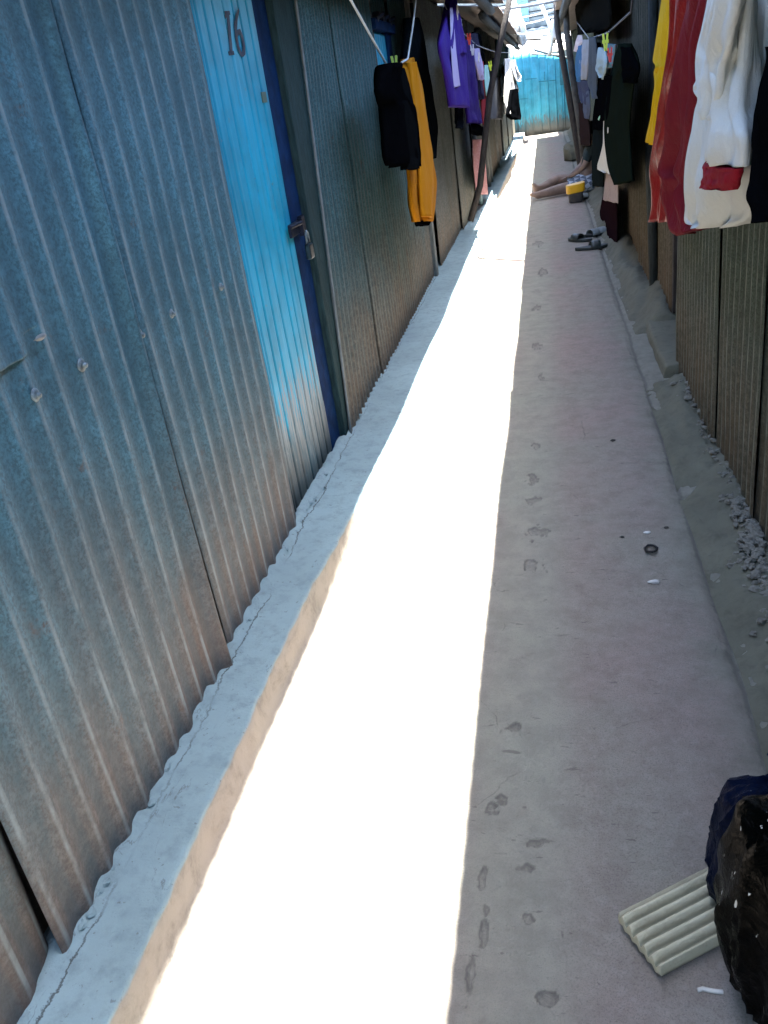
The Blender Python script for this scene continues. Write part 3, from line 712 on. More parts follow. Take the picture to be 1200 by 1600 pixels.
garment('sweatshirt', 'white sweatshirt with a red cuff hanging nearest on the right', 'sweatshirt', .44,
        [(1120, -30, 1205, -30), (1117, 0, 1202, 0), (1102, 72, 1199, 88), (1104, 150, 1187, 130), (1100, 175, 1181, 175), (1090, 250, 1182, 235), (1082, 300, 1186, 288), (1075, 336, 1177, 322), (1078, 348, 1164, 345), (1092, 353, 1140, 355)],
        white, [('sleeve', .375, [(1122, -30, 1168, -30), (1121, 0, 1166, 0), (1121, 75, 1162, 90), (1131, 105, 1160, 120), (1127, 150, 1160, 175), (1119, 180, 1165, 215), (1109, 248, 1161, 261)], white, dict(thick=.03, fold=.02, nf=2, seed=3)),
                ('cuff', .372, [(1108, 251, 1157, 264), (1106, 262, 1155, 272), (1105, 280, 1150, 288), (1103, 292, 1145, 297)], cuffred, dict(thick=.026, fold=.003, nf=6, seed=5)),
                ('sleeve', .345, [(1124, -30, 1157, -30), (1122, 0, 1154, 0), (1104, 70, 1142, 66), (1105, 100, 1133, 100), (1106, 150, 1126, 150), (1108, 184, 1118, 186)], white, dict(thick=.02, fold=.018, nf=2, seed=8)),
                ('flap', .43, [(1101, 74, 1110, 78), (1094, 112, 1109, 115), (1086, 140, 1107, 140), (1097, 158, 1106, 162)], white, dict(thick=.012, fold=.012, nf=1, seed=9))],
        GR, thick=.035, fold=.03, nf=3, seed=1)
garment('dress', 'shiny red dress hanging between the yellow shirt and the wine red one', 'dress', .48,
        [(1053, -30, 1100, -30), (1052, 0, 1095, 0), (1045, 100, 1080, 100), (1037, 150, 1072, 150), (1030, 210, 1066, 210), (1023, 260, 1062, 260), (1024, 300, 1056, 300), (1025, 345, 1052, 347)], redm, (), GR, thick=.02, fold=.04, nf=3, seed=4)
garment('dress', 'wine red dress with a gathered hem, touching the white sweatshirt', 'dress', .455,
        [(1086, -30, 1125, -30), (1084, 0, 1122, 0), (1074, 72, 1112, 75), (1064, 150, 1110, 150), (1060, 200, 1104, 200), (1052, 255, 1096, 262), (1056, 275, 1090, 285), (1052, 300, 1090, 300), (1053, 340, 1093, 345), (1057, 369, 1094, 357)], wine, (), GR, thick=.025, fold=.042, nf=3, seed=6)
yel = F('yellow_cotton', (.5, .31, .003))
garment('shirt', 'bright yellow long shirt hanging farthest left of the near right washing', 'shirt', .49,
        [(1037, -30, 1066, -30), (1034, 0, 1063, 0), (1028, 50, 1058, 50), (1022, 93, 1052, 92), (1027, 103, 1048, 104), (1024, 114, 1046, 116), (1026, 135, 1042, 137), (1021, 180, 1038, 180), (1013, 221, 1034, 228)], yel,
        [('tail', .50, [(1030, 225, 1036, 225), (1025, 245, 1032, 247), (1020, 269, 1029, 273)], yel, dict(thick=.01, fold=.004, nf=1, seed=3))], GR, thick=.015, fold=.016, nf=2, seed=7)
garment('jacket', 'black jacket at the right edge of the photo, nearest the camera', 'jacket', .43,
        [(1216, 70, 1300, 60), (1208, 100, 1320, 100), (1200, 150, 1330, 150), (1195, 200, 1330, 210), (1194, 255, 1330, 270), (1198, 300, 1320, 320), (1206, 340, 1310, 350)], black, (), GR, thick=.05, fold=.02, nf=2, seed=2)
garment('coat', 'long dark green coat with a black sleeve hanging before the brown shack', 'coat', .47,
        [(970, 68, 982, 70), (962, 84, 994, 88), (957, 110, 999, 108), (952, 127, 990, 131), (946, 198, 983, 198), (953, 249, 985, 250), (965, 289, 987, 283)], F('dark_green', (.007, .011, .008)),
        [('sleeve', .46, [(970, 72, 984, 74), (969, 95, 997, 100), (970, 112, 999, 113), (974, 126, 992, 131)], black, dict(thick=.02, fold=.008, nf=1, seed=2))], GR, thick=.03, fold=.02, nf=2, seed=11)
garment('shirt', 'cream white shirt hanging just left of the dark green coat', 'shirt', .45,
        [(945, 168, 952, 168), (943, 195, 956, 198), (942, 225, 957, 228), (936, 250, 960, 252), (932, 263, 962, 268), (940, 268, 963, 274)], F('cream', (.55, .54, .47)), (), GR, thick=.012, fold=.01, nf=2, seed=12)
garment('towel', 'pale pink patterned towel below the cream white shirt', 'towel', .47,
        [(948, 262, 965, 264), (945, 285, 966, 288), (942, 312, 966, 318)], F('pale_pink', (.3, .24, .22), spots=(.2, .13, .13)), (), GR, thick=.008, fold=.006, nf=2, seed=13)
garment('skirt', 'dark maroon skirt hanging lowest on the right above the sandals', 'skirt', .55,
        [(944, 300, 963, 306), (938, 330, 964, 332), (941, 355, 964, 360), (948, 374, 964, 379)], F('maroon', (.018, .009, .013)), (), GR, thick=.03, fold=.012, nf=2, seed=14)
garment('trousers', 'black trousers with a mint green squiggle in the right side washing', 'trousers', .44,
        [(941, 118, 956, 118), (932, 150, 955, 150), (927, 180, 951, 185), (926, 202, 947, 204)], black,
        [('emblem', .425, [(932, 176, 935, 174), (936, 173, 938, 176), (936, 180, 938, 182), (932, 184, 936, 188)], F('mint_print', (.3, .62, .5)), dict(thick=.003, fold=.0, nf=1, seed=1, N=8, n=12))], GR, thick=.02, fold=.012, nf=2, seed=15)
garment('trousers', 'dark teal grey trousers hanging low behind the seated person', 'trousers', .47,
        [(928, 195, 946, 195), (926, 240, 944, 240), (928, 290, 942, 292)], F('teal_grey', (.008, .012, .013)), (), GR, thick=.03, fold=.012, nf=2, seed=16)
garment('shirt', 'pale aqua shirt under the lime clothes peg on the right', 'shirt', .43,
        [(936, 74, 946, 78), (933, 95, 949, 98), (932, 108, 948, 112), (938, 118, 945, 124)], F('aqua', (.3, .4, .42)), (), GR, thick=.02, fold=.02, nf=2, seed=17)
garment('trousers', 'slate grey trousers between the pale aqua shirt and the whitish shirt', 'trousers', .43,
        [(922, 58, 931, 58), (920, 95, 934, 98), (920, 128, 933, 132), (926, 154, 934, 154)], F('slate', (.05, .065, .08)), (), GR, thick=.02, fold=.016, nf=2, seed=18)
garment('shirt', 'whitish grey shirt beside the blue shirt on the far right washing line', 'shirt', .43,
        [(911, 62, 921, 62), (907, 90, 920, 92), (907, 122, 917, 125)], F('whitish', (.25, .27, .3)), (), GR, thick=.02, fold=.016, nf=2, seed=19)
garment('shirt', 'blue shirt hanging leftmost among the far right washing', 'shirt', .43,
        [(904, 72, 911, 70), (900, 90, 912, 92), (898, 114, 911, 116), (900, 127, 909, 128)], F('blue_cotton', (.02, .1, .22)), (), GR, thick=.02, fold=.016, nf=2, seed=20)
garment('trousers', 'navy trousers below the blue shirt and the whitish shirt', 'trousers', .44,
        [(902, 124, 920, 126), (905, 145, 921, 148), (909, 160, 919, 163)], F('navy_cotton', (.012, .02, .055)), (), GR, thick=.02, fold=.016, nf=2, seed=21)
garment('scarf', 'small white and red scarf above the blue shirt', 'scarf', .42,
        [(903, 55, 909, 55), (899, 66, 910, 66), (896, 80, 901, 81)], F('scarf', (.5, .42, .42), spots=(.4, .05, .07)), (), GR, thick=.01, fold=.008, nf=1, seed=22)
garment('jacket', 'dark maroon grey jacket between the blue shirt and the crooked pole, hanging low', 'jacket', .46,
        [(903, 160, 917, 160), (904, 195, 921, 196), (909, 225, 922, 228)], F('maroon_grey', (.02, .014, .015)), (), GR, thick=.03, fold=.016, nf=2, seed=23)
garment('vest', 'small faded teal vest with a red patch beside the dark green coat', 'vest', .46,
        [(949, 68, 962, 70), (948, 90, 960, 92), (950, 104, 957, 106)], F('faded_teal', (.1, .2, .25), spots=(.4, .06, .07)), (), GR, thick=.015, fold=.012, nf=2, seed=24)

garment('dark_filler', 'dark cloth added high under the right eave to stand in for shade above the blue shirt', 'dark_filler', .5,
        [(896, -14, 952, -14), (899, 20, 955, 22), (902, 40, 952, 44), (904, 54, 934, 50)], F('dark_brown', (.008, .008, .007)), (), GR, thick=.03, fold=.02, nf=3, seed=51)  # made-up dark cloth that deepens the gloom under the eave
garment('shirt', 'black shirt with a narrow white stripe just left of the pale aqua shirt', 'shirt', .47,
        [(926, 66, 938, 68), (925, 95, 940, 98), (927, 130, 941, 132), (929, 146, 940, 147)], black,
        [('stripe', .445, [(929, 76, 931, 76), (929, 100, 931, 100), (930, 124, 932, 125)], F('stripe_white', (.4, .42, .42)), dict(thick=.003, fold=.002, nf=1, seed=2, N=8, n=16))], GR, thick=.02, fold=.014, nf=2, seed=52)
garment('towel', 'grey blue towel hanging low between the navy trousers and the maroon grey jacket', 'towel', .44,
        [(909, 140, 921, 142), (911, 165, 922, 168), (914, 184, 920, 186)], F('grey_blue', (.045, .06, .1)), (), GR, thick=.012, fold=.012, nf=2, seed=53)
garment('shirt', 'dark olive shirt behind the dark teal trousers in the far left washing', 'shirt', -.62,
        [(776, 62, 786, 66), (775, 88, 790, 92), (778, 120, 790, 124)], F('dark_olive', (.018, .024, .016)), (), GL, thick=.03, fold=.016, nf=2, seed=54)
garment('cloth', 'pale blue cloth just left of the white shirt with the pointed hem', 'cloth', -.6,
        [(783, 96, 790, 98), (782, 118, 790, 120), (784, 150, 789, 151)], F('pale_blue', (.24, .33, .4)), (), GL, thick=.015, fold=.012, nf=2, seed=55)
garment('shirt', 'black shirt showing between the lilac blouse and the red towel', 'shirt', -.7,
        [(738, 50, 749, 55), (740, 80, 756, 86), (744, 112, 757, 118), (748, 150, 756, 152)], black, (), GL, thick=.03, fold=.016, nf=2, seed=56)
purple = F('purple', (.035, .012, .2)); lil = F('lilac', (.42, .38, .62))
garment('jacket', 'black jacket hanging from the white rope before the mustard one', 'jacket', -.72,
        [(603, 99, 611, 101), (597, 105, 620, 106), (591, 120, 629, 118), (589, 141, 634, 142), (593, 157, 638, 161), (599, 167, 641, 172), (602, 205, 647, 208), (603, 244, 651, 246), (606, 257, 651, 262)], black,
        [('sleeve', -.69, [(614, 104, 627, 110), (622, 150, 640, 152), (627, 200, 648, 202), (630, 245, 651, 246), (632, 265, 650, 265)], F('black_shiny', (.004, .005, .006), .55), dict(thick=.03, fold=.012, nf=1, seed=5))], GL, thick=.05, fold=.02, nf=2, seed=31)
garment('jacket', 'mustard yellow jacket with a dark cuff hanging beside the black jacket', 'jacket', -.77,
        [(633, 92, 638, 91), (627, 108, 648, 114), (630, 150, 657, 152), (632, 200, 666, 206), (634, 250, 674, 252), (637, 288, 679, 284), (641, 322, 677, 320), (648, 346, 672, 347)], F('mustard', (.42, .165, .004)),
        [('cuff', -.77, [(649, 345, 672, 346), (651, 350, 669, 352), (654, 353, 666, 353)], black, dict(thick=.03, fold=.004, nf=3, seed=2)),
         ('sleeve', -.735, [(638, 98, 645, 98), (642, 130, 655, 135), (648, 180, 664, 185), (654, 240, 673, 245), (656, 290, 676, 292), (659, 338, 672, 340)], F('mustard_light', (.48, .2, .006)), dict(thick=.03, fold=.01, nf=1, seed=8))], GL, thick=.035, fold=.016, nf=2, seed=32)
garment('dress', 'long black dress hanging against the iron wall behind the mustard jacket', 'dress', -.87,
        [(634, 28, 652, 30), (632, 60, 660, 62), (630, 95, 667, 100), (636, 150, 675, 150), (646, 200, 680, 205), (656, 245, 678, 248)], F('black_wool', (.004, .006, .008)), (), GL, thick=.04, fold=.02, nf=2, seed=33)
garment('tracksuit_top', 'purple tracksuit top with a white stripe, nearest of the purple washing', 'tracksuit top', -.66,
        [(702, -4, 709, -4), (695, 30, 714, 35), (684, 66, 722, 75), (689, 100, 727, 100), (697, 140, 730, 140), (701, 166, 730, 168)], purple,
        [('stripe', -.625, [(703, 12, 707, 12), (704, 60, 711, 60), (706, 100, 715, 100), (709, 137, 719, 134)], lil, dict(thick=.004, fold=.004, nf=1, seed=3)),
         ('sleeve', -.63, [(709, 15, 713, 15), (711, 50, 724, 55), (715, 84, 728, 82)], purple, dict(thick=.02, fold=.01, nf=1, seed=4))], GL, thick=.04, fold=.02, nf=2, seed=34)
garment('trousers', 'purple trousers hanging just behind the striped purple top', 'trousers', -.67,
        [(721, 62, 732, 62), (724, 92, 738, 96), (728, 132, 743, 140), (730, 170, 748, 178), (732, 192, 748, 195)], F('purple_dark', (.025, .01, .13)), (), GL, thick=.04, fold=.02, nf=2, seed=35)
garment('shirt', 'navy shirt with pale edges between the purple trousers and the red towel', 'shirt', -.66,
        [(734, 52, 743, 54), (736, 92, 751, 98), (742, 130, 753, 134), (746, 154, 752, 156)], F('navy2', (.008, .008, .035)), (), GL, thick=.03, fold=.02, nf=2, seed=36)
garment('blouse', 'small lilac blouse pegged beside the red towel', 'blouse', -.62,
        [(741, 76, 747, 76), (742, 96, 753, 100), (746, 113, 754, 118), (749, 124, 752, 126)], lil, (), GL, thick=.02, fold=.014, nf=2, seed=37)
garment('towel', 'long red towel hanging left of the slanting pole', 'towel', -.66,
        [(749, 96, 754, 96), (750, 130, 758, 132), (752, 170, 763, 170), (754, 195, 763, 197)], F('red_towel', (.2, .01, .018)), (), GL, thick=.015, fold=.014, nf=2, seed=38)
garment('cloth', 'thin mint green cloth between the red towel and the slanting pole', 'cloth', -.63,
        [(757, 102, 762, 102), (757, 120, 765, 121), (758, 138, 764, 140), (760, 150, 763, 150)], F('mint', (.3, .55, .52)), (), GL, thick=.01, fold=.01, nf=1, seed=39)
garment('skirt', 'dark checked skirt just right of the slanting pole', 'skirt', -.66,
        [(771, 92, 778, 92), (768, 122, 782, 125), (766, 160, 784, 164), (766, 186, 784, 187)], check_mat('dark_check', (.03, .036, .045), (.01, .012, .018), 28), (), GL, thick=.03, fold=.02, nf=2, seed=40)
garment('trousers', 'dark teal trousers between the checked skirt and the white washing', 'trousers', -.66,
        [(781, 70, 794, 76), (780, 110, 793, 112), (782, 150, 792, 152), (784, 172, 790, 174)], F('dark_teal', (.008, .02, .025)), (), GL, thick=.03, fold=.016, nf=2, seed=41)
garment('shirt', 'white shirt with a pointed hem, far left washing before the blue fence', 'shirt', -.52,
        [(788, 92, 797, 92), (789, 112, 802, 118), (788, 140, 810, 142), (788, 160, 799, 158), (790, 179, 794, 179)], F('white_c', (.66, .66, .62)), (), GL, thick=.03, fold=.02, nf=2, seed=42)
garment('blouse', 'white blouse with a hanging sleeve, farthest right of the left washing', 'blouse', -.48,
        [(798, 94, 805, 94), (799, 108, 810, 112), (803, 122, 815, 120), (806, 127, 812, 128)], F('white_d', (.62, .66, .68)), (), GL, thick=.02, fold=.016, nf=2, seed=43)
garment('shorts', 'black shorts hanging under the white shirts at the far left', 'shorts', -.5,
        [(797, 140, 809, 138), (792, 165, 811, 162), (790, 180, 814, 182), (799, 187, 813, 187)], black, (), GL, thick=.03, fold=.016, nf=2, seed=44)
garment('socks', 'bunched black socks hanging below the purple trousers', 'socks', -.66,
        [(737, 193, 754, 200), (736, 203, 757, 206), (740, 211, 757, 212)], black, (), GL, thick=.03, fold=.01, nf=2, seed=45)
garment('leggings', 'narrow dark leggings showing below the striped purple top', 'leggings', -.72,
        [(712, 160, 723, 160), (712, 185, 722, 187), (713, 199, 721, 201)], F('dark_leg', (.006,.008,.012)), (), GL, thick=.02, fold=.01, nf=1, seed=46)
garment('cloth', 'faded pink and white cloth hanging low by the left wall above the kerb', 'cloth', -.8,
        [(738, 218, 756, 218), (739, 250, 758, 250), (742, 280, 761, 280), (744, 303, 762, 304)], F('faded_pink', (.42, .2, .19), spots=(.6, .5, .48)), (), GL, thick=.02, fold=.014, nf=2, seed=47)

# ropes that carry the washing
def rope(pts, r, label, name='clothesline', mat=M['rope']):
    mb = MB(); mb.tube(pts, r, 6)
    return tag(mb.build(name, mat), label, 'clothesline', 'clotheslines')
p1, p2 = at(605, 103, X=-.72), at(637, 92, X=-.75)
rope([at(520, -46, X=-.72), at(548, 0, X=-.72), at(577, 52, X=-.72), p1, p1.lerp(p2, .5) + Vector((0, 0, -.01)), p2, at(645, 40, X=-.74), at(650, 0, X=-.74), at(653, -20, X=-.74)], .0055, 'white rope sagging in a V under the black and mustard jackets')
rope([(-.66, 6.3, 2.12), (-.66, 7, 2.0), (-.66, 8, 1.9), (-.63, 9.5, 1.82), (-.58, 12, 1.8), (-.52, 16, 1.85), (-.5, 19, 2.05)], .004, 'grey line carrying the purple and white washing on the left', mat=M['wire'])
rope([(.45, .8, 2.05), (.44, 2, 1.86), (.46, 3.2, 1.8), (.48, 4.2, 1.88), (.48, 4.6, 2.12)], .006, 'line carrying the white sweatshirt and red dresses on the right', mat=M['iron'])
rope([(.47, 4.65, 2.1), (.47, 5.4, 1.72), (.45, 7, 1.68), (.44, 9.5, 1.72), (.43, 12.5, 2.0)], .006, 'line carrying the dark coat and the far washing on the right', mat=M['iron'])

def peg(p, col, label, s=1.0):
    mb = MB(); p = Vector(p)
    for k in (-1, 1):
        rot = Matrix.Rotation(.11 * k, 3, 'Y')
        mb.box(p + Vector((.005 * k * s, 0, 0)), (.007 * s, .011 * s, .06 * s), rot)
    mb.tube([p + Vector((-.012 * s, 0, .004)), p + Vector((.012 * s, 0, .004))], .006 * s, 8)
    tag(mb.build('clothes_peg', plain('peg_plastic', col, .45, 0, .1), None, False), label, 'clothes peg', 'clothes pegs')
peg(at(617, 102, X=-.72), (.45, .65, .12), 'lime green peg holding the black jacket on the white rope', 1.4)
peg(at(733, 61, X=-.62), (.7, .05, .03), 'red peg at the top of the purple trousers', 1.5)
peg(at(766, 103, X=-.58), (.6, .7, .05), 'yellow green peg beside the mint cloth on the slanting pole', 1.6)
peg(at(946, 66, X=.42), (.6, .75, .1), 'lime yellow peg above the pale aqua shirt', 1.8)
peg(at(953, 86, X=.42), (.65, .06, .06), 'coral red peg beside the pale aqua shirt', 1.4)
peg(at(713, 20, X=-.62), (.55, .55, .5), 'cream peg at the top of the striped purple top', 1.6)
peg(at(719, 40, X=-.62), (.45, .52, .5), 'pale grey peg just below the cream peg over the purple washing', 1.4)
peg(at(747, 90, X=-.6), (.7, .7, .68), 'white peg holding the lilac blouse', 1.4)
peg(at(738, 78, X=-.6), (.6, .62, .7), 'bluish white peg on the navy shirt', 1.4)

# ------------------------------------------------------------------ things on the ground
def sandal(c, rot, label, mat, strap, ln=.28, two=False):
    c = Vector(c); t = thing('sandal', c, label, 'sandal', 'sandals by the right wall')
    ro = Matrix.Rotation(rot, 3, 'Z'); mb = MB(); rows = []
    n = 20; top = []; bot = []
    for i in range(n * 2):
        a = 2 * math.pi * i / (2 * n); y = math.cos(a) * ln / 2
        w = .055 + .014 * math.cos(a) - .008 * math.cos(2 * a + .3)
        x = math.sin(a) * w
        top.append(c + ro @ Vector((x, y, .024 + .008 * math.cos(a) ** 2))); bot.append(c + ro @ Vector((x * .97, y * .98, .002)))
    mb.add(top + bot, [tuple(range(2 * n)), tuple(range(2 * n, 4 * n))[::-1]] + [(i, (i + 1) % (2 * n), 2 * n + (i + 1) % (2 * n), 2 * n + i) for i in range(2 * n)])
    mb.build('sole', mat, t, False, bevel=.004)
    for yy in ((.05, -.03) if two else (.03,)):
        mb = MB(); rows = []
        for i in range(13):
            a = math.pi * i / 12
            rows.append([c + ro @ Vector((.06 * math.cos(a), yy + d + .01 * math.sin(a), .018 + .05 * math.sin(a))) for d in (-.045, -.015, .015, .04)])
        mb.grid(rows); mb.build('strap', strap, t, True, solid=.005)
sole = plain('black_rubber', (.02, .025, .024), .6); strapm = plain('grey_strap', (.03, .04, .038), .4, bump=.3); strapw = plain('pale_strap', (.22, .25, .25), .5)
sandal(at(907, 377, Z=0), .9, 'greyish green rubber sandal, leftmost of the three beside the maroon skirt', plain('green_rubber', (.025, .032, .03), .6), strapm)
sandal(at(924, 389, Z=0), -1.4, 'greyish green sandal with a pale strap, nearest of the three beside the maroon skirt', plain('green_rubber_b', (.025, .032, .03), .6), strapm, .3)
sandal(at(931, 368, Z=0), -1.0, 'black strappy sandal with pale buckles, touching the foot of the berm', sole, strapw, .27, True)
sandal(at(907, 312, Z=0), -.9, 'black strappy sandal beside the yellow rimmed tub', sole, strapw, .27, True)

def tub():
    c = at(900, 316, Z=0); t = thing('tub', c, 'small dark grey tub with a bright yellow rim beside the seated person', 'tub')
    def ringrow(hx, hy, z, n=32, tilt=0):
        out = []
        for i in range(n):
            a = 2 * math.pi * i / n; cx, sy = math.cos(a), math.sin(a)
            k = (abs(cx) ** 4 + abs(sy) ** 4) ** -.25
            out.append(c + Vector((hx * cx * k, hy * sy * k, z + tilt * cx * k)))
        return out
    def loft(rows, name, mat):
        mb = MB(); n = len(rows[0]); vs = [p for r in rows for p in r]
        fs = [(i * n + k, i * n + (k + 1) % n, (i + 1) * n + (k + 1) % n, (i + 1) * n + k) for i in range(len(rows) - 1) for k in range(n)]
        mb.add(vs, fs + [tuple(range(n))[::-1], tuple(range((len(rows) - 1) * n, len(rows) * n))]); mb.build(name, mat, t, False)
    loft([ringrow(.07, .06, 0), ringrow(.085, .07, .02), ringrow(.09, .08, .12)], 'body', plain('dark_tub', (.06, .06, .06), .6))
    loft([ringrow(.1, .09, .118, tilt=.01), ringrow(.113, .1, .125, tilt=.01), ringrow(.115, .1, .215, tilt=.012), ringrow(.108, .094, .22, tilt=.012)], 'rim', plain('yellow_plastic', (.75, .42, .01), .4, 0, .1))
tub()

def tile():
    # pale ridged concrete brick lying flat
    c0, c1, c2, c3 = [at(x, y, Z=.045) for x, y in ((967, 1424), (1031, 1508), (1160, 1440), (1108, 1352))]
    mb = MB(); top = []; at_ = []; na = 75; nb = 26
    for i in range(na + 1):
        u = i / na; row = []
        g = .5 + .5 * math.cos(2 * math.pi * u * 5.5 + math.pi)
        for j in range(nb + 1):
            v = j / nb
            p = c0.lerp(c1, u).lerp(c3.lerp(c2, u), v)
            h = .017 * (g ** .8 - 1) * (1 if .02 < u < .985 else 0) * min(1, (1 - v) / .08 + .0 if v > .92 else 1)
            p.z += h + .0012 * mn.noise(Vector((p.x * 60, p.y * 60, 1))) + .0012 * mn.noise(Vector((p.x * 200, p.y * 200, 4)))
            ed = min(u, 1 - u, v, 1 - v)
            if ed < .02: p.z -= .003 * (1 - ed / .02)
            row.append(p); at_.append(g if h < 0 else 1)
        top.append(row)
    mb.grid(top)
    loop = [top[i][0] for i in range(na + 1)] + [top[na][j] for j in range(1, nb + 1)] + [top[i][nb] for i in range(na - 1, -1, -1)] + [top[0][j] for j in range(nb - 1, 0, -1)]
    cen = sum(loop, Vector()) / len(loop)
    low = []
    for p in loop:
        q = cen.lerp(p, .93); q.z = .003; low.append(q)
    n = len(loop); m0 = len(mb.v)
    mid = [Vector((p.x, p.y, p.z * .55)) + (p - cen).normalized() * .002 for p in loop]
    mb.add(loop + mid + low, [(i, (i + 1) % n, n + (i + 1) % n, n + i) for i in range(n)] + [(n + i, n + (i + 1) % n, 2 * n + (i + 1) % n, 2 * n + i) for i in range(n)] + [tuple(range(2 * n, 3 * n))])
    mb.attr = at_ + [1.0] * (3 * n)
    bm_ = cement('pale_brick', (.56, .53, .385), (.24, .22, .16), 150, groove=(.2, .21, .155))
    tag(mb.build('brick', bm_), 'pale ridged concrete brick lying against the black plastic bag', 'brick')
tile()

def film(name, col, rough=.28):
    t = NT(name); n1 = t.noise(7, 5, .6, dist=.8); n2 = t.noise(26, 5, .6, dist=1.2)
    sp = t.noise(24, 2, .5, stretch=(1, 1, .6)); mask = t.math('MULTIPLY', t.ramp(t.noise(34, 2, .5, stretch=(2.2, 2.2, .6)), .69, .715), t.ramp(t.noise(7), .47, .57))
    c = t.mix(t.math('MULTIPLY', t.ramp(n2, .4, .7), .3), col, sc(col, 1.5))
    c = t.mix(mask, c, (.5, .52, .5))  # white paint flecks, also standing in for glints on the film
    t.bump(t.math('ADD', n1, t.math('MULTIPLY', n2, .5)), .55, .03)
    return t.set(c, .16 if rough < .3 else .35, 0, .02)
def lump(mb, c, size, seed, n=96, m=64, crease=.22, flat=.0, sq=2.6):
    """a crumpled full bag: superellipsoid with ridged creases"""
    c = Vector(c); vs = []
    for i in range(m + 1):
        th = math.pi * i / m
        for k in range(n):
            ph = 2 * math.pi * k / n
            d = Vector((math.sin(th) * math.cos(ph), math.sin(th) * math.sin(ph), math.cos(th)))
            kk = (abs(d.x) ** sq + abs(d.y) ** sq + abs(d.z) ** sq) ** (-1 / sq)
            q = Vector((d.x * 1.4, d.y * 1.4, d.z * .55)) + Vector((seed, seed * .7, 0))
            w = mn.noise(q * 1.1) * .6
            rg = (1 - abs(mn.noise(q * 1.3 + Vector((w, w, 0))))) ** 4 * .6 + (1 - abs(mn.noise(q * 2.6 + Vector((0, w * 2, 4))))) ** 8 * .28
            r = kk * (1 + crease * (rg - .4) + .2 * mn.noise(q * .7))
            p = c + Vector((d.x * size[0], d.y * size[1], d.z * size[2])) * r
            if p.z < .004: p.z = .004
            vs.append(p)
    mb.add(vs, [(i * n + k, (i + 1) * n + k, (i + 1) * n + (k + 1) % n, i * n + (k + 1) % n) for i in range(m) for k in range(n)])
    return mb
bg = lump(MB(), (.376, 1.0, .205), (.152, .15, .23), 3.3).build('plastic_bag', film('black_film', (.001, .0012, .001)))
tag(bg, 'bulging black plastic bag with white paint flecks and painted glints beside the ridged brick', 'plastic bag')
nb = MB(); lump(nb, (.374, 1.23, .135), (.145, .1, .155), 8.1, crease=.2)
tag(nb.build('plastic_bag', film('navy_film', (.002, .005, .018), .35)), 'dark navy plastic bag slumped behind the black bag, touching the ridged brick', 'plastic bag')
nb = MB(); lump(nb, (.5, 1.5, .11), (.09, .09, .13), 5.2, crease=.2)
tag(nb.build('plastic_bag', film('blue_film', (.008, .022, .065), .4)), 'small blue plastic bundle at the right edge behind the navy bag', 'plastic bag')
mb = MB(); mb.tube([at(x, y, Z=.006) for x, y in ((1090, 1547), (1098, 1545), (1107, 1547), (1118, 1549), (1130, 1550))], .004, 6, .2, 2)
tag(mb.build('string', plain('pale_string', (.5, .5, .47), .8)), 'short piece of white string sticking out from under the black bag', 'string')
mb = MB()
for k in range(3):
    mb.tube([at(1017 + 9.5 * math.cos(a * .63 + k) + random.uniform(-1, 1), 857 + 5.5 * math.sin(a * .63 + k) + random.uniform(-1, 1), Z=.006 + .004 * k) for a in range(11)], .003, 5)
tag(mb.build('scrap', plain('black_rubber_scrap', (.012, .012, .014), .6)), 'small tangled black rubber scrap lying on the shaded path', 'scrap')
for (x, y, s, col, lab) in ((1011, 832, .008, (.6, .6, .58), 'tiny white paper scrap just above the black rubber scrap'), (1022, 909, .012, (.55, .55, .53), 'flat white paper scrap on the path below the black rubber scrap'), (958, 688, .009, (.03, .03, .03), 'short dark twig on the path, right of the sun edge'), (972, 839, .006, (.04, .04, .04), 'dark pebble left of the black rubber scrap'), (1041, 824, .006, (.06, .06, .05), 'dark pebble right of the tiny white paper scrap')):
    mb = MB(); p = at(x, y, Z=.004); mb.blob(p, (s * 1.4, s, s * .5), x, .6)
    tag(mb.build('scrap', plain('scrap_mat', col, .8)), lab, 'scrap', 'litter on the path')
# rubble along the foot of the near right wall
mb = MB(); rr = random.Random(5)
for i in range(520):
    y = rr.uniform(1.7, 2.95) if i < 440 else rr.uniform(2.9, 4.2)
    x = .615 - abs(rr.gauss(0, .034)) - (.02 if y < 2.5 else 0); s = rr.uniform(.004, .013)
    if x < .43: continue
    zz = .075 * (math.sin(min(1, (x - .425) / .255 * 1.15) * math.pi / 2) ** 1.3) * .85
    mb.blob((x, y, zz + s * .3), (s * rr.uniform(.7, 1.5), s * rr.uniform(.7, 1.4), s * .7), i, .7, 7, 5, rr.uniform(0, 6))
tag(mb.build('rubble', M['rubble'], None, False), 'loose grey rubble along the foot of the near right iron wall', 'rubble', None, 'stuff')
# mortar crumbs along the left wall foot
mb = MB()
for i in range(60):
    y = rr.uniform(.6, 4.5) ; s = rr.uniform(.002, .007)
    mb.blob((-.972 + rr.gauss(0, .008), y, .128), (s * 1.2, s * rr.uniform(1, 2.2), s * .8), i + 900, .7, 7, 5)
tag(mb.build('mortar_crumbs', M['ledge'], None, False), 'broken mortar crumbs along the foot of the left iron wall', 'mortar', None, 'stuff')

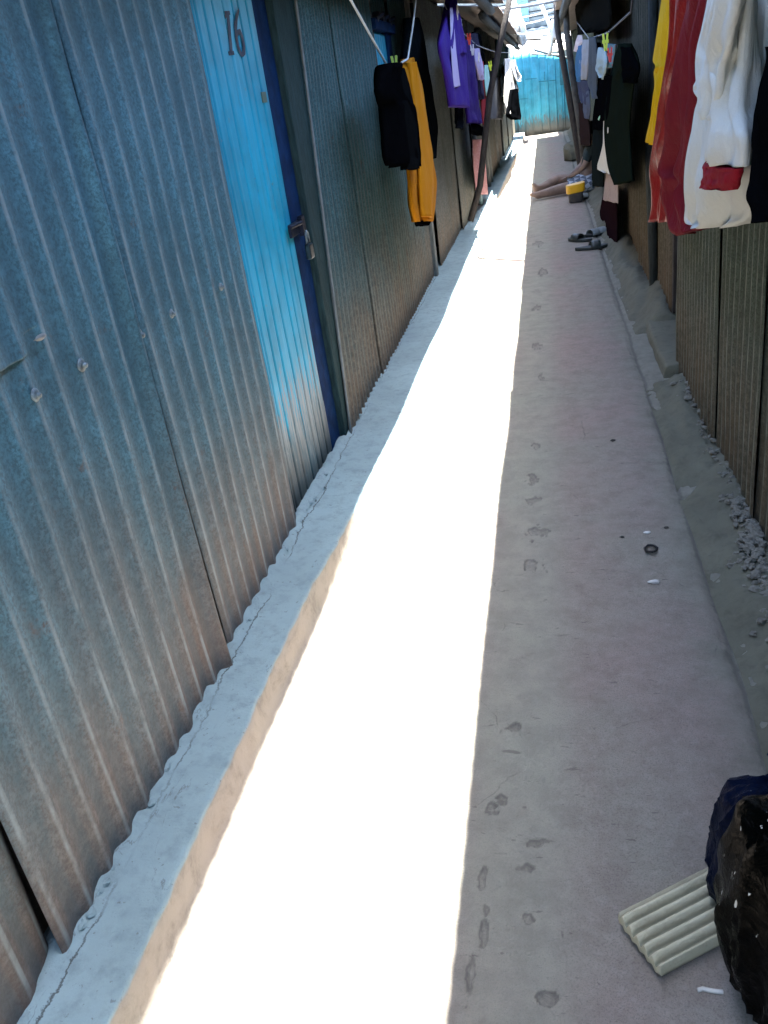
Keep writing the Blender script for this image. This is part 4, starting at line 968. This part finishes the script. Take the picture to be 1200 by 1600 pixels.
# ------------------------------------------------------------------ seated person
def skinned(name, nodes, edges, mat, parent, sub=2):
    me = bpy.data.meshes.new(name); o = bpy.data.objects.new(name, me); COL.objects.link(o); o.parent = parent
    off = worldloc(parent)
    me.from_pydata([Vector(p) - off for p, r in nodes], edges, [])
    o.modifiers.new('skin', 'SKIN'); 
    for i, (p, r) in enumerate(nodes):
        sv = me.skin_vertices[0].data[i]; sv.radius = (r, r) if not hasattr(r, '__len__') else r
    me.skin_vertices[0].data[0].use_root = True
    s = o.modifiers.new('sub', 'SUBSURF'); s.levels = sub; s.render_levels = sub
    me.materials.append(mat)
    return o
def person():
    hx, hy = .47, 12.25
    t = thing('person', (hx, hy, 0), 'person in blue checked wrap sitting by the right wall, bare legs stretched out', 'person')
    skin = plain('brown_skin', (.19, .14, .115), .6, 0, .15)
    N = []; Eg = []
    def nd(p, r, par=None):
        N.append((p, r)); i = len(N) - 1
        if par is not None: Eg.append((par, i))
        return i
    pel = nd((hx, hy, .11), .1)
    w = nd((hx + .05, hy, .26), (.085, .11), pel); ch = nd((hx + .085, hy, .45), (.09, .13), w); nk = nd((hx + .09, hy, .59), .048, ch); hd0 = nd((hx + .075, hy - .01, .66), .06, nk)
    hd = nd((hx + .07, hy - .01, .74), .085, hd0); nd((hx + .075, hy - .01, .81), .065, hd)
    nd((hx - .012, hy - .02, .70), .014, hd)   # nose
    for s, ay, knee, ank, toe in ((1, .09, (.12, .12, .2), (-.17, -.02, .09), (-.215, -.04, .2)), (-1, -.09, (.1, -.15, .09), (-.16, -.24, .06), (-.27, -.26, .09))):
        h = nd((hx - .03, hy + ay, .11), .1, pel); k = nd((knee[0], hy + knee[1], knee[2]), .07, h)
        c = nd((knee[0] * .6 + ank[0] * .4, hy + knee[1] * .6 + ank[1] * .4, (knee[2] * .6 + ank[2] * .4)), .066, k)
        a = nd((ank[0], hy + ank[1], ank[2]), .042, c); nd((ank[0] - .02, hy + ank[1], .035), .032, a)
        nd((toe[0], hy + toe[1], toe[2]), .026, a)
        sh_ = nd((hx + .07, hy + s * .17, .53), .05, ch); el = nd((hx - .03, hy + s * .22, .33), .037, sh_); wr = nd((hx - .17, hy + s * .1, .235), .025, el)
        pm = nd((hx - .23, hy + s * .07, .225), (.016, .032), wr)
        for f, (dy, ln) in enumerate(((-.03, .055), (-.012, .07), (.008, .075), (.026, .06))):
            a1 = nd((hx - .25, hy + s * .07 + dy, .222), .009, pm); nd((hx - .25 - ln, hy + s * .07 + dy * 1.2, .2), .007, a1)
        nd((hx - .22, hy + s * .07 - s * .05, .21), .009, pm)
    skinned('body', N, Eg, skin, t)
    # hair / headscarf
    mb = MB(); mb.blob((hx + .088, hy - .01, .775), (.1, .092, .085), 4, .08, 18, 12); mb.build('hair', plain('dark_hair', (.01, .009, .009), .7), t)
    sd = [((hx + .045, hy, .2), (.105, .13)), ((hx + .085, hy, .36), (.105, .14)), ((hx + .088, hy, .5), (.1, .15)), ((hx + .09, hy, .57), .06)]
    e = [(0, 1), (1, 2), (2, 3)]
    for s in (1, -1):
        i = len(sd); sd += [((hx + .07, hy + s * .17, .53), .062), ((hx + .0, hy + s * .215, .38), .05)]; e += [(2, i), (i, i + 1)]
    skinned('shirt', sd, e, F('dark_shirt', (.025, .04, .045)), t)
    # checked wrap over the lap and thighs
    mb = MB(); rows = []
    for i in range(13):
        v = i / 12; x = hx + .1 - .34 * v; row = []
        wd = .19 + .02 * v; ht = .24 - .03 * v
        for k in range(28):
            a = 2 * math.pi * k / 28; q = math.sin(a)
            row.append(Vector((x + .015 * mn.noise(Vector((k * .5, v * 3, 1))), hy - .01 + wd * math.cos(a) * (1 + .05 * mn.noise(Vector((k * .6, v * 4, 3)))), max(.012, .115 + (ht - .115) * q * (1 + .22 * mn.noise(Vector((k * .5, v * 3, 6))))))))
        rows.append(row + [row[0]])
    mb.grid(rows); mb.build('wrap', check_mat('blue_check', (.42, .5, .6), (.06, .09, .14), 16), t, solid=.006)
person()

# rough stone lump at the base of the far right wall
mb = MB(); lump(mb, at(896, 245, Z=.05) + Vector((0, 0, .06)), (.16, .3, .2), 2.2, 32, 22, .3)
tag(mb.build('mound', M['berm']), 'rough earth and cement mound at the foot of the crooked brown pole', 'mound')

# ------------------------------------------------------------------ light
sv = Vector((.2, .1, 1)).normalized()
sd = bpy.data.lights.new('sun', 'SUN'); sd.energy = 4.5; sd.angle = R(.55); sd.color = (1, .955, .88)
so = bpy.data.objects.new('sun', sd); COL.objects.link(so); so.rotation_euler = sv.to_track_quat('Z', 'Y').to_euler(); so.location = (2, 2, 12)
w = bpy.data.worlds.new('World'); S.world = w; w.use_nodes = True
sk = w.node_tree.nodes.new('ShaderNodeTexSky'); sk.sky_type = 'NISHITA'; sk.sun_disc = False
sk.sun_elevation = math.asin(sv.z); sk.sun_rotation = math.atan2(sv.x, sv.y); sk.dust_density = 1.5
b = w.node_tree.nodes['Background']; b.inputs['Strength'].default_value = .13
w.node_tree.links.new(sk.outputs[0], b.inputs[0])
S.view_settings.view_transform = 'Standard'; S.view_settings.look = 'None'
S.view_settings.exposure = 3.6; S.view_settings.gamma = 1
S.render.engine = 'CYCLES'
S.cycles.max_bounces = 10; S.cycles.diffuse_bounces = 7; S.cycles.use_denoising = True
S.cycles.sample_clamp_indirect = 8; S.cycles.caustics_reflective = False; S.cycles.caustics_refractive = False
